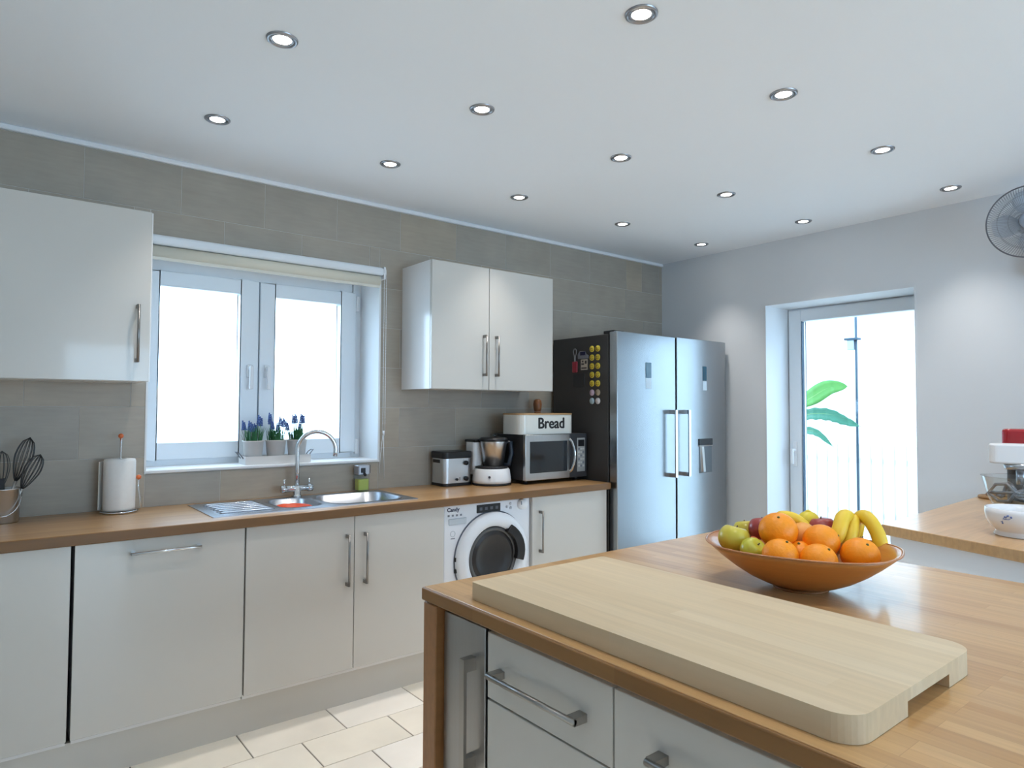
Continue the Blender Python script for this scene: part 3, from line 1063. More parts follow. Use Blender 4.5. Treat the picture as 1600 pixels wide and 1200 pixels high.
# ------------------------------------------------------------------ microwave, bread bin, mill
mw = thing('microwave', (2.85, 3.3, 0.93), 'stainless steel microwave with a dark window beside the fridge', 'microwave')
MX0, MX1, MY, MZ0, MZ1 = 2.585, 3.108, 3.12, 0.953, 1.234
B('case', MX0 + 0.004, MX1 - 0.004, MY + 0.02, 3.46, MZ0, MZ1, mat('microwave_case', (0.025, 0.025, 0.028), 0.45), mw, 0.004)
for px in (MX0 + 0.05, MX1 - 0.05):
    for py in (MY + 0.06, 3.42):
        MB().cyl((px, py, 0.93), (px, py, 0.956), 0.015, 10).build('foot', BLACK, mw)
XP = 2.955
fd = MB()
fd.box(MX0, XP, MY, MY + 0.024, MZ0, MZ1)
door = fd.build('door', STEEL, mw, 0.003)
B('window', MX0 + 0.035, XP - 0.022, MY - 0.002, MY + 0.01, MZ0 + 0.045, MZ1 - 0.042, DGLASS, door, 0.002)
B('control_panel', XP + 0.002, MX1, MY, MY + 0.024, MZ0, MZ1, mat('panel_dark', (0.06, 0.063, 0.07), 0.3, 0.3), mw, 0.003)
hp = [(XP - 0.004, MY - 0.002, MZ1 - 0.03)]
for k in range(1, 12):
    a = k / 12
    hp.append((XP + 0.012 * math.sin(PI * a), MY - 0.012 - 0.026 * math.sin(PI * a), MZ1 - 0.03 - 0.215 * a))
hp.append((XP - 0.004, MY - 0.002, MZ0 + 0.036))
MB().tube(hp, 0.008, 10).build('handle', CHROME, door)
KP = mat('keypad_silver', (0.42, 0.43, 0.42), 0.4, 0.3)
kp = B('keypad', 3.02, 3.09, MY - 0.003, MY + 0.002, MZ0 + 0.035, MZ1 - 0.028, KP, mw, 0.002)
B('screen', 3.027, 3.082, MY - 0.0045, MY - 0.002, MZ1 - 0.082, MZ1 - 0.040, BLACK, kp)
BT = mat('key_light', (0.62, 0.62, 0.60), 0.4)
for r in range(6):
    for c in range(3):
        B('button', 3.027 + 0.0195 * c, 3.042 + 0.0195 * c, MY - 0.0048, MY - 0.002, MZ1 - 0.105 - 0.022 * r, MZ1 - 0.093 - 0.022 * r, BT if (r + c) % 3 else DG, kp)

bb = thing('bread_bin', (2.80, 3.25, MZ1), 'white bread bin with black Bread lettering standing on the microwave', 'bread bin')
pts = rrect(2.575, 3.02, 3.145, 3.36, 0.045, 6)
MB().prism(pts, MZ1 + 0.001, 1.357).build('box', mat('cream_enamel', (0.70, 0.71, 0.67), 0.35, coat=0.3), bb, 0.002)
MB().prism(rrect(2.573, 3.022, 3.143, 3.362, 0.047, 6), 1.357, 1.366).build('lid', mat('bamboo', (0.46, 0.28, 0.13), 0.45), bb, 0.001)
text('Bread', 0.096, BLACK, bb, (2.705, 3.1445, 1.272), (1, 0, 0), (0, 0, 1), 'lettering', 0.0006, 0.0, heavy=0.0032)
pm = thing('pepper_mill', (2.93, 3.42, MZ1), 'brown wooden mill standing behind the bread bin', 'pepper mill')
MB().lathe([(0.026, 0), (0.028, 0.02), (0.018, 0.07), (0.022, 0.13), (0.024, 0.14)], (2.93, 3.41, MZ1), 20).build('body', mat('brown_wood', (0.25, 0.10, 0.04), 0.4), pm)
MB().lathe([(0.022, 0.142), (0.027, 0.16), (0.030, 0.19), (0.026, 0.215), (0.014, 0.226)], (2.93, 3.41, MZ1), 20).build('head', mat('brown_wood', (0.25, 0.10, 0.04), 0.4), pm)

# ------------------------------------------------------------------ toaster-like fryer and food processor
fy = thing('toaster', (2.24, 3.41, 0.93), 'small steel toaster with a black top and black knobs', 'toaster')
tx0, tx1, ty0, ty1 = 2.140, 2.340, 3.335, 3.49
MB().prism(rrect(tx0 - 0.004, tx1 + 0.004, ty0 - 0.004, ty1 + 0.004, 0.03), 0.93, 0.948).build('base', BLACK, fy, 0.003)
TOM = mat('polished_steel', (0.68, 0.70, 0.72), 0.28, 1.0)
MB().prism(rrect(tx0, tx1, ty0, ty1, 0.028), 0.947, 1.097).build('body', TOM, fy)
MB().prism(rrect(tx0 - 0.005, tx1 + 0.005, ty0 - 0.005, ty1 + 0.005, 0.03), 1.094, 1.136).build('lid', BLACK, fy, 0.006)
q = MB()
q.box(tx0 - 0.004, tx0 + 0.004, ty0 + 0.05, ty0 + 0.125, 1.068, 1.088)
q.build('side_grip', BLACK, fy, 0.002)
for kx, kz, kr in ((2.225, 0.970, 0.0075), (2.292, 0.972, 0.014), (2.290, 1.066, 0.014)):
    MB().cyl((kx, ty0 + 0.002, kz), (kx, ty0 - 0.014, kz), kr, 18).build('knob', BLACK, fy)
B('scale', 2.248, 2.252, ty0 - 0.001, ty0 + 0.002, 0.962, 0.982, BLACK, fy)

tm = thing('food_processor', (2.44, 3.28, 0.93), 'white food processor with a steel jug and black lid beside the microwave', 'food processor')
TC = (2.452, 3.285)
MB().lathe([(0.118, 0), (0.122, 0.006), (0.118, 0.016)], (TC[0], TC[1], 0.93), 36).build('foot_ring', BLACK, tm)
MB().lathe([(0.120, 0.014), (0.120, 0.03), (0.112, 0.09), (0.104, 0.10)], (TC[0], TC[1], 0.93), 36).build('base', WHITEP, tm)
MB().lathe([(0.100, 0.098), (0.100, 0.112), (0.080, 0.116)], (TC[0], TC[1], 0.93), 36).build('jug_collar', BLACK, tm)
cl = MB()
cl.prism(rrect(2.352, 2.425, 3.33, 3.43, 0.02), 0.99, 1.19)
cl.build('column', WHITEP, tm, 0.006)
B('column_cap', 2.352, 2.428, 3.326, 3.436, 1.187, 1.205, BLACK, tm, 0.006)
MB().lathe([(0.062, 0.115), (0.082, 0.26), (0.084, 0.268)], (TC[0] + 0.006, TC[1] - 0.01, 0.93), 36).build('jug', TOM, tm)
MB().lathe([(0.088, 0.265), (0.09, 0.275), (0.08, 0.287), (0.03, 0.292)], (TC[0] + 0.006, TC[1] - 0.01, 0.93), 36).build('lid', BLACK, tm, 0.0)
MB().lathe([(0.022, 0.290), (0.022, 0.305), (0.018, 0.31)], (TC[0] + 0.006, TC[1] - 0.01, 0.93), 20).build('measuring_cup', CLEAR, tm)
hj = MB()
hj.tube([(TC[0] + 0.075, TC[1] - 0.035, 1.19), (TC[0] + 0.103, TC[1] - 0.055, 1.185), (TC[0] + 0.108, TC[1] - 0.06, 1.12), (TC[0] + 0.092, TC[1] - 0.055, 1.05), (TC[0] + 0.065, TC[1] - 0.035, 1.048)], 0.015, 10)
hj.build('jug_handle', mat('black_blue_plastic', (0.012, 0.018, 0.03), 0.3), tm)
MB().cyl((2.372, 3.20, 0.985), (2.366, 3.19, 0.985), 0.007, 14).build('button', mat('button_dark', (0.08, 0.08, 0.10), 0.4), tm)

# ------------------------------------------------------------------ paper towel holder
ph = thing('paper_towel_holder', (0.476, 3.40, 0.93), 'white paper towel roll on a wire stand with orange beads', 'paper towel')
MB().tube([(0.476 + 0.07 * math.cos(a), 3.40 + 0.07 * math.sin(a), 0.936) for a in [2 * PI * k / 32 for k in range(32)]], 0.004, 8, closed=True).build('base_ring', CHROME, ph)
q = MB()
q.cyl((0.476 - 0.07, 3.40, 0.936), (0.476 + 0.07, 3.40, 0.936), 0.003, 8)
q.cyl((0.476, 3.33, 0.936), (0.476, 3.47, 0.936), 0.003, 8)
q.build('base_cross', CHROME, ph)
MB().cyl((0.476, 3.40, 0.936), (0.478, 3.40, 1.265), 0.0035, 10).build('rod', CHROME, ph)
MB().lathe([(0.062, 0), (0.063, 0.01), (0.063, 0.215), (0.060, 0.224), (0.022, 0.226), (0.020, 0.20)], (0.476, 3.40, 0.942), 36, cap1=False).build('paper_roll', mat('white_paper', (0.80, 0.79, 0.77), 0.9, noise=0.03, nscale=60), ph)
OB = mat('orange_bead', (0.75, 0.17, 0.05), 0.4)
bd = MB().ball((0.478, 3.40, 1.268), 0.011, n=14, m=8)
bd.build('bead', OB, ph)
bs = MB().ball((0.549, 3.385, 1.083), 0.011, n=14, m=8)
bs.build('bead', OB, ph)
q = MB().tube([(0.549, 3.385, 1.08), (0.548, 3.385, 1.04), (0.556, 3.385, 0.99), (0.560, 3.385, 0.945), (0.545, 3.39, 0.936)], 0.003, 8)
q.build('side_arm', CHROME, ph)
q = MB()
q.add([(0.398, 3.42, 0.945), (0.420, 3.46, 0.945), (0.420, 3.46, 1.155), (0.398, 3.42, 1.155), (0.401, 3.417, 0.945), (0.424, 3.456, 0.945), (0.424, 3.456, 1.155), (0.401, 3.417, 1.155)],
      [(0, 1, 2, 3), (7, 6, 5, 4), (0, 4, 5, 1), (3, 2, 6, 7), (0, 3, 7, 4), (1, 5, 6, 2)])
q.build('loose_sheet', MATS['white_paper'], ph)

# ------------------------------------------------------------------ utensil pail and whisks
pc = (0.062, 3.39)
pa = thing('metal_pail', (pc[0], pc[1], 0.93), 'shiny metal pail with a wire handle full of whisks', 'pail')
MB().lathe([(0.056, 0), (0.058, 0.004), (0.064, 0.134), (0.066, 0.137), (0.062, 0.136), (0.055, 0.008)], (pc[0], pc[1], 0.93), 40).build('body', TOM, pa)
MB().tube([(pc[0] + 0.066 * math.cos(a), pc[1] - 0.066 * max(0.0, math.sin(a)) - 0.004, 1.045 - 0.085 * math.sin(a)) for a in [PI * k / 16 for k in range(17)]], 0.002, 6).build('bail_handle', CHROME, pa)
WIRE = mat('dark_wire', (0.10, 0.10, 0.10), 0.35, 0.9)


def whisk(base, tip, wr, label, nloops=6, hmat=None):
    base, tip = Vector(base), Vector(tip)
    d = (tip - base)
    L = d.length
    d.normalize()
    t = thing('whisk', base, label, 'whisk', 'utensils in the metal pail')
    a0 = d.orthogonal().normalized()
    b0 = d.cross(a0)
    MB().cyl(base, base + d * L * 0.45, 0.006, 10).build('handle', hmat or STEEL, t)
    wm_ = MB()
    for k in range(nloops):
        an = PI * k / nloops
        w = a0 * math.cos(an) + b0 * math.sin(an)
        pts = []
        for j in range(21):
            u = j / 20
            s = 2 * u - 1
            # loop from handle end round the tip and back
            tt = 1 - abs(s)               # 0 at handle, 1 at tip
            wid = wr * (math.sin(PI * tt ** 0.75 * 0.5 + 0.0) if tt < 0.55 else math.sin(PI * 0.5 * 0.55 ** 0.75) * math.sqrt(max(0, 1 - ((tt - 0.55) / 0.45) ** 2)))
            pts.append(base + d * (L * (0.43 + 0.57 * tt)) + w * wid * (1 if s > 0 else -1))
        wm_.tube(pts, 0.0015, 5)
    wm_.build('wires', WIRE, t)
    return t


whisk((0.07, 3.39, 0.95), (0.150, 3.385, 1.270), 0.038, 'tall balloon whisk leaning out furthest up from the pail', 7)
whisk((0.08, 3.38, 0.95), (0.185, 3.36, 1.20), 0.036, 'balloon whisk leaning low toward the paper towel', 7)
whisk((0.06, 3.40, 0.95), (0.060, 3.42, 1.215), 0.034, 'upright whisk at the picture edge in the metal pail', 6)
t = thing('spatula', (0.05, 3.37, 0.95), 'black plastic spatula standing in the metal pail', 'spatula', 'utensils in the metal pail')
MB().cyl((0.05, 3.37, 0.95), (0.045, 3.355, 1.06), 0.005, 8).build('handle', BLACK, t)
q = MB()
q.xf = Matrix.Translation((0.044, 3.352, 1.09)) @ Matrix.Rotation(0.35, 4, 'Z')
q.prism(rrect(-0.028, 0.028, -0.003, 0.003, 0.0025, 2), -0.035, 0.02)
q.build('blade', BLACK, t, 0.001)

# ------------------------------------------------------------------ soap dispenser
sd = thing('soap_dispenser', (1.655, 3.455, 0.93), 'glass soap dispenser with yellow green soap and a grey pump head', 'soap dispenser')
sx, sy = 1.668, 3.452
MB().prism(rrect(sx - 0.036, sx + 0.036, sy - 0.03, sy + 0.03, 0.012), 0.934, 1.03).build('bottle', CLEAR, sd)
MB().prism(rrect(sx - 0.032, sx + 0.032, sy - 0.026, sy + 0.026, 0.010), 0.938, 0.998).build('soap', mat('green_soap', (0.55, 0.62, 0.12), 0.25), sd)
MB().prism(rrect(sx - 0.038, sx + 0.038, sy - 0.032, sy + 0.032, 0.012), 1.024, 1.075).build('pump_head', mat('grey_metal', (0.45, 0.46, 0.50), 0.3, 0.8), sd, 0.003)
B('sensor', sx - 0.022, sx + 0.006, sy - 0.036, sy - 0.03, 1.035, 1.062, BLACK, sd, 0.004)
q = MB().cyl((sx, sy - 0.03, 1.03), (sx, sy - 0.045, 1.022), 0.008, 12)
q.build('nozzle', BLACK, sd)
B('side_clip', sx + 0.037, sx + 0.043, sy - 0.02, sy + 0.02, 1.03, 1.075, BLACK, sd, 0.002)

# ------------------------------------------------------------------ flower pots on the sill
tr = thing('flower_tray', (1.24, 3.58, 1.10), 'white tray with wire loops holding three pots on the window sill', 'tray')
fx0, fx1, fy0, fy1 = 1.056, 1.402, 3.532, 3.648
CREAM = mat('cream_pot', (0.66, 0.64, 0.62), 0.5)
q = MB()
q.box(fx0, fx1, fy0, fy0 + 0.006, 1.10, 1.142).box(fx0, fx1, fy1 - 0.006, fy1, 1.10, 1.142)
q.box(fx0, fx0 + 0.006, fy0 + 0.006, fy1 - 0.006, 1.10, 1.142).box(fx1 - 0.006, fx1, fy0 + 0.006, fy1 - 0.006, 1.10, 1.142)
q.box(fx0 + 0.006, fx1 - 0.006, fy0 + 0.006, fy1 - 0.006, 1.10, 1.106)
q.build('box', CREAM, tr)
for sg, xx in ((-1, fx0), (1, fx1)):
    MB().tube([(xx, 3.565, 1.130), (xx + sg * 0.018, 3.568, 1.155), (xx + sg * 0.030, 3.575, 1.165), (xx + sg * 0.030, 3.605, 1.165), (xx + sg * 0.018, 3.612, 1.155), (xx, 3.615, 1.130)], 0.003, 6).build('handle', mat('grey_wire', (0.2, 0.2, 0.22), 0.4, 0.8), tr)
random.seed(4)
LEAF = mat('grass_green', (0.035, 0.16, 0.06), 0.5, noise=0.3, nscale=30)
MUSC = mat('blue_violet_bloom', (0.07, 0.13, 0.34), 0.6)
STEMM = mat('stem_green', (0.08, 0.22, 0.07), 0.5)
for i, px in enumerate((1.112, 1.230, 1.345)):
    lab = ('potted blue flowers in the tray, pot farthest from the tap', 'potted blue flowers in the middle pot of the tray', 'potted blue flowers in the tray, pot behind the tap spout')[i]
    t = thing('potted_flower', (px, 3.59, 1.106), lab, 'potted plant', 'potted flowers in the tray')
    MB().lathe([(0.040, 0), (0.042, 0.004), (0.052, 0.110), (0.0555, 0.112), (0.0555, 0.116), (0.050, 0.114), (0.049, 0.10)], (px, 3.59, 1.107), 32, cap1=True).build('pot', CREAM, t)
    gb = MB()
    for k in range(120):
        a, r = random.uniform(0, 2 * PI), 0.044 * math.sqrt(random.random())
        x, y = px + r * math.cos(a), 3.59 + r * math.sin(a)
        hgt = random.uniform(0.045, 0.10)
        lx, ly = 0.35 * (x - px) + random.uniform(-.012, .012), 0.35 * (y - 3.59) + random.uniform(-.012, .012)
        w = 0.0022
        ca_, sa_ = math.cos(a + 1.2) * w, math.sin(a + 1.2) * w
        p0, p1, p2 = (x, y, 1.205), (x + lx * 0.4, y + ly * 0.4, 1.205 + hgt * 0.65), (x + lx, y + ly, 1.205 + hgt)
        gb.add([(p0[0] - ca_, p0[1] - sa_, p0[2]), (p0[0] + ca_, p0[1] + sa_, p0[2]), (p1[0] + ca_, p1[1] + sa_, p1[2]), (p1[0] - ca_, p1[1] - sa_, p1[2]), p2],
               [(0, 1, 2, 3), (3, 2, 4)])
    gb = gb.build('grass_leaves', LEAF, t)
    for k in range(6):
        a = 2 * PI * k / 6 + i
        r = 0.018 + 0.014 * (k % 2)
        x, y = px + r * math.cos(a), 3.59 + r * math.sin(a)
        dx_, dy_ = (x - px) * random.uniform(0.2, 0.9), (y - 3.59) * 0.5
        zt = 1.205 + random.uniform(0.070, 0.130)
        fl = MB().tube([(x, y, 1.20), (x + dx_ * 0.4, y + dy_ * .4, 1.26), (x + dx_, y + dy_, zt)], 0.0022, 6).build('flower_stem', STEMM, t)
        fb = MB()
        for j in range(6):
            zz = zt - 0.012 + 0.0085 * j
            rr = 0.009 * (1 - 0.12 * j)
            for l in range(5 if j < 5 else 1):
                an = 2 * PI * l / 5 + j * 0.6
                fb.ball((x + dx_ * (1 + 0.05 * j) + rr * math.cos(an), y + dy_ + rr * math.sin(an), zz), 0.0046, n=6, m=4)
        fb.build('flower_head', MUSC, fl)

# ------------------------------------------------------------------ island
ZI = 0.93
isl = thing('kitchen_island', (1.55, 0.4, 0.0), 'white kitchen island with steel handled drawers and an oak end panel', 'kitchen island')
IX0, IX1, IY0, IY1 = 0.908, 2.218, -0.75, 1.522
B('carcass', 0.952, 2.18, IY0 + 0.03, 1.455, 0.10, 0.896, CARCASS, isl)
B('plinth', 0.99, 2.14, IY0 + 0.06, 1.44, 0.0, 0.10, CARCASS, isl)
B('end_panel', 0.913, 2.19, 1.458, 1.518, 0.0, 0.893, OAKP, isl, 0.003)
B('shadow_gap', 0.945, 0.955, 1.252, 1.458, 0.1, 0.894, BLACK, isl)
sp = B('steel_front', 0.933, 0.953, 1.272, 1.449, 0.105, 0.882, mat('island_steel', (0.42, 0.41, 0.40), 0.32, 1.0, noise=0.05, nscale=14, nstretch=(20, 20, 0.4)), isl, 0.002)
bar_handle(sp, (0.933, 1.318, 0.545), (0.933, 1.318, 0.805), (-1, 0, 0), stand=0.035, post=0.03, square=True, width=0.010, m=NICKEL)
yy = 1.264
for wdt in (0.397, 0.52, 0.52):
    ya = yy - wdt
    for (za, zb, hz) in ((0.727, 0.878, 0.797), (0.418, 0.723, 0.50), (0.108, 0.414, 0.25)):
        d = B('drawer', 0.933, 0.952, ya + 0.002, yy - 0.002, za, zb, GLOSS, isl, 0.0015, 1)
        c = (ya + yy) / 2
        hl = 0.142
        bar_handle(d, (0.933, c + 0.012 - hl, hz), (0.933, c + 0.012 + hl, hz), (-1, 0, 0), r=0.0065, stand=0.034, post=0.022, width=0.008, m=NICKEL)
    yy = ya
itp = thing('island_worktop', (1.56, 0.39, 0.897), 'square edged oak butcher block top of the island', 'worktop')
B('top', IX0 + 0.0085, IX1, IY0, IY1, 0.897, ZI, OAKI, itp, 0.0012, 1)
B('oiled_shaded_edge', IX0, IX0 + 0.0085, IY0, IY1, 0.897, ZI - 0.0003, EDGEI, itp, 0.004, 3)  # added edge strip, oiled tone with shade in its colour

# chopping board with grip notches cut under the ends
cb = MB()
bx0, bx1, by0, by1, bz0, bz1 = 0.948, 1.412, 0.430, 1.352, 0.9305, 0.972
rr_, rs_ = 0.045, 0.008


def cpoly():
    pts = []
    for cx, cy, a0, r in ((bx1 - rs_, by1 - rs_, 0, rs_), (bx0 + rs_, by1 - rs_, PI / 2, rs_), (bx0 + rr_, by0 + rr_, PI, rr_), (bx1 - rr_, by0 + rr_, 1.5 * PI, rr_)):
        for k in range(9):
            a = a0 + PI / 2 * k / 8
            pts.append((cx + r * math.cos(a), cy + r * math.sin(a)))
    return pts


cp = cpoly()
cb.prism(cp, 0.953, bz1)
n0, n1, nd = 1.118, 1.288, 0.035
# lower half: outline with the notch cut in at the rounded end (and the same at the other end)
low = []
for i, p in enumerate(cp):
    low.append(p)
    if i == 26:     # last point of the near rounded corner at by0
        low += [(n0, by0), (n0, by0 + nd), (n1, by0 + nd), (n1, by0)]
    if i == 8:
        low += [(n1, by1), (n1, by1 - nd), (n0, by1 - nd), (n0, by1)]
cb.prism(low, bz0, 0.953)
tag(cb.build('chopping_board', MAPLE, None, 0.0), 'thick pale maple chopping board with a grip notch on the island', 'chopping board')

# ------------------------------------------------------------------ fruit bowl
BC = Vector((1.695, 0.908))
ax = Vector((0.36, -0.933)).normalized()
ay = Vector((0.933, 0.36)).normalized()
FA, FB = 0.236, 0.188


def bowl_loop(s, z, n=56, ex=2.5, lift=0.0, wmin=0.0):
    out = []
    for k in range(n):
        a = 2 * PI * k / n
        c, s_ = math.cos(a), math.sin(a)
        e = 2 + (ex - 2) * s
        rr = (abs(c) ** e + abs(s_) ** e) ** (-1 / e)
        x, y = FA * s * rr * c, FB * s * rr * s_
        if s < 0.35:
            x, y = (FA + FB) / 2 * s * c, (FA + FB) / 2 * s * s_
        p = BC + ax * x + ay * y
        out.append((p.x, p.y, z + lift * abs(c) ** 4))
    return out


fbm = MB()
out_s = [0.0, 0.24, 0.26, 0.40, 0.55, 0.70, 0.83, 0.93, 1.0]


def oz(s):
    return 0.934 + 0.106 * max(0, (s - 0.22) / 0.78) ** 1.7


loops = [bowl_loop(max(s, 0.01), oz(s), lift=0.006 * s) for s in out_s]
ins = [0.985, 0.92, 0.80, 0.65, 0.5, 0.35, 0.2, 0.01]
loops += [bowl_loop(s * 0.985, oz(s) + 0.007 if s < 0.98 else 1.0405, lift=0.006 * s) for s in ins]
loft(fbm, loops, cap_last=True)
fb_ = thing('fruit_bowl', (BC.x, BC.y, ZI), 'oval orange brown bamboo fruit bowl on the island', 'bowl')
BAM = mat('bamboo_bowl', (0.48, 0.19, 0.04), 0.35, coat=0.3, noise=0.15, nscale=5, nstretch=(1.5, 1.5, 60))
fbm.build('shell', BAM, fb_)
MB().lathe([(0.068, 0), (0.068, 0.004), (0.055, 0.006)], (BC.x, BC.y, 0.9302), 32).build('foot', mat('dark_bamboo', (0.25, 0.10, 0.03), 0.5), fb_)
rl = bowl_loop(1.0, 1.0405, lift=0.006)
MB().tube(rl, 0.0024, 6, closed=True).build('rim', mat('bamboo_rim', (0.46, 0.20, 0.08), 0.3, coat=0.5), fb_)

_ray = lambda u, v: (_r * ((u - 800) / 1036.0) - _u * ((v - 600) / 1036.0) + _f)
ORA = mat('orange_skin', (0.90, 0.30, 0.008), 0.42, noise=0.08, nscale=120, bump=0.15)
PEACH = mat('peach_skin', (0.80, 0.36, 0.08), 0.5, noise=0.12, nscale=14)
GAP = mat('green_apple_skin', (0.50, 0.50, 0.05), 0.3, coat=0.3, noise=0.2, nscale=12)
YGA = mat('yellow_apple_skin', (0.58, 0.50, 0.06), 0.3, coat=0.3, noise=0.2, nscale=10)
RAP = mat('red_apple_skin', (0.34, 0.05, 0.05), 0.3, coat=0.3, noise=0.45, nscale=9)
BAN = mat('banana_skin', (0.82, 0.57, 0.045), 0.45, noise=0.15, nscale=16)
BANT = mat('banana_tip', (0.10, 0.07, 0.03), 0.6)
STALK = mat('stalk_brown', (0.09, 0.05, 0.02), 0.7)


def orange(p, r, label, m=ORA):
    t = thing('orange', (p[0], p[1], p[2] - r), label, 'orange', 'fruit in the bowl')
    MB().ball(p, r, r, r * 0.95, n=28, m=16).build('skin', m, t)
    d = Vector((random.uniform(-.5, .5), random.uniform(-.9, -.1), random.uniform(.2, .9))).normalized()
    q = Vector(p) + d * r * 0.955
    MB().cyl(q, q + d * 0.003, 0.004, 8, r2=0.002).build('stem_scar', mat('scar_green', (0.12, 0.12, 0.03), 0.7), t)
    return t


def apple(p, r, label, m, tilt=(0, 0, 1), cat='apple'):
    t = thing('apple', (p[0], p[1], p[2] - r), label, cat, 'fruit in the bowl')
    d = Vector(tilt).normalized()
    R = Vector((0, 0, 1)).rotation_difference(d).to_matrix().to_4x4()
    R.translation = Vector(p)
    b = MB()
    b.xf = R

    def fn(v):
        q = 1.0
        if v.z > 0.75:
            q -= 0.30 * ((v.z - 0.75) / 0.25) ** 1.3
        if v.z < -0.8:
            q -= 0.18 * ((-v.z - 0.8) / 0.2) ** 1.3
        return q
    b.ball((0, 0, 0), r, r, r * 0.95, n=28, m=20, fn=fn)
    b.build('skin', m, t)
    s = MB()
    s.xf = R
    s.tube([(0, 0, r * 0.62), (0.001, 0, r * 0.72), (0.003, 0, r * 0.84)], 0.0018, 6)
    s.build('stalk', STALK, t)
    return t


def banana(p, r, t, name='banana'):
    pts = [Vector(q) for q in p]
    # smooth the guide points
    fine = []
    n = len(pts)
    for i in range(n - 1):
        p0, p1, p2, p3 = pts[max(i - 1, 0)], pts[i], pts[i + 1], pts[min(i + 2, n - 1)]
        for k in range(8):
            u = k / 8
            fine.append(0.5 * ((2 * p1) + (p2 - p0) * u + (2 * p0 - 5 * p1 + 4 * p2 - p3) * u * u + (3 * p1 - p0 - 3 * p2 + p3) * u ** 3))
    fine.append(pts[-1])
    m = len(fine)
    rad = []
    for i in range(m):
        u = i / (m - 1)
        rad.append(r * (min(1.0, 0.35 + u * 3.2) if u < 0.2 else (1.0 if u < 0.78 else max(0.30, 1 - ((u - 0.78) / 0.22) ** 2 * 0.7))))
    b = MB().tube(fine, r, 6, radii=rad, smooth=True).build(name, BAN, t)
    md = b.modifiers.new('soft', 'SUBSURF')
    md.levels = md.render_levels = 1
    tip = MB().cyl(fine[-1], fine[-1] + (fine[-1] - fine[-2]).normalized() * 0.008, r * 0.32, 8, r2=r * 0.2)
    tip.build('tip', BANT, b) if b.parent else None
    return b


random.seed(11)


def P3(u, v, d):
    return Vector((0, 0, 1.40)) + _ray(u, v) * d


orange(P3(1219, 868, 1.675), 0.044, 'orange at the bowl front beside the small green apple')
orange(P3(1279, 877, 1.650), 0.045, 'orange lying lowest at the middle of the bowl front')
orange(P3(1344, 868, 1.690), 0.047, 'orange at the bowl front directly below the bananas')
orange(P3(1283, 846, 1.735), 0.046, 'orange in the upper layer in front of the red apple')
orange(P3(1216, 829, 1.77), 0.050, 'largest orange on top of the pile beside the purple red apple')
orange(P3(1251, 866, 1.735), 0.036, 'small orange tucked between the two oranges at the bowl front')
t = orange(P3(1254, 838, 1.82), 0.040, 'pale peach coloured fruit between the two upper oranges', PEACH)
t.name = 'peach'
t['category'] = 'peach'
apple(P3(1147, 841, 1.80), 0.042, 'large yellow green apple overhanging the bowl end', YGA, (0.25, -0.1, 1))
apple(P3(1164, 828, 1.90), 0.033, 'yellow apple behind the large yellow green apple', YGA, (0.1, 0.2, 1))
apple(P3(1177, 860, 1.735), 0.034, 'small bright green apple with its stalk hollow facing out', GAP, (-0.1, -0.7, 0.8))
apple(P3(1191, 826, 1.865), 0.038, 'purple red apple behind the largest orange', RAP, (0.2, 0.2, 1))
apple(P3(1284, 826, 1.87), 0.040, 'dark red apple in front of the door glass behind the oranges', RAP, (0.0, 0.1, 1))
apple(P3(1172, 850, 1.80), 0.026, 'small reddish apple peeping out between the green apples', mat('orange_red_skin', (0.6, 0.13, 0.04), 0.35), (0, 0, 1))
t = thing('lemon', P3(1263, 813, 1.92) - Vector((0, 0, 0.03)), 'yellow lemon at the back of the bowl', 'lemon', 'fruit in the bowl')
MB().ball(P3(1263, 815, 1.90), 0.036, 0.030, 0.030, n=20, m=14).build('skin', mat('lemon_skin', (0.75, 0.60, 0.04), 0.4, noise=0.1, nscale=60), t)
_c = P3(1263, 815, 1.90)
MB().lathe([(0.012, 0), (0.006, 0.006), (0.002, 0.008)], (_c.x, _c.y, _c.z + 0.026), 12).build('nipple', MATS['lemon_skin'], t)
t = thing('banana', P3(1240, 815, 1.84) - Vector((0, 0, 0.02)), 'single yellow banana lying behind the largest orange', 'banana', 'fruit in the bowl')
banana([P3(1208, 812, 1.86), P3(1222, 806, 1.85), P3(1240, 809, 1.845), P3(1256, 820, 1.84), P3(1266, 834, 1.84)], 0.017, t, 'skin')
t = thing('banana_bunch', P3(1340, 860, 1.75), 'bunch of three yellow bananas at the bowl end beside the peninsula', 'banana', 'fruit in the bowl')
banana([P3(1336, 838, 1.89), P3(1328, 812, 1.86), P3(1318, 808, 1.815), P3(1311, 829, 1.785), P3(1303, 852, 1.78)], 0.0235, t)
banana([P3(1340, 838, 1.89), P3(1338, 816, 1.865), P3(1333, 816, 1.83), P3(1329, 836, 1.805), P3(1321, 858, 1.795)], 0.0215, t)
banana([P3(1344, 838, 1.89), P3(1343, 811, 1.865), P3(1355, 809, 1.82), P3(1370, 831, 1.79), P3(1377, 855, 1.775), P3(1380, 876, 1.77)], 0.0225, t)
MB().tube([P3(1334, 840, 1.895), P3(1340, 839, 1.905), P3(1346, 840, 1.895)], 0.009, 8).build('crown', STALK, t)

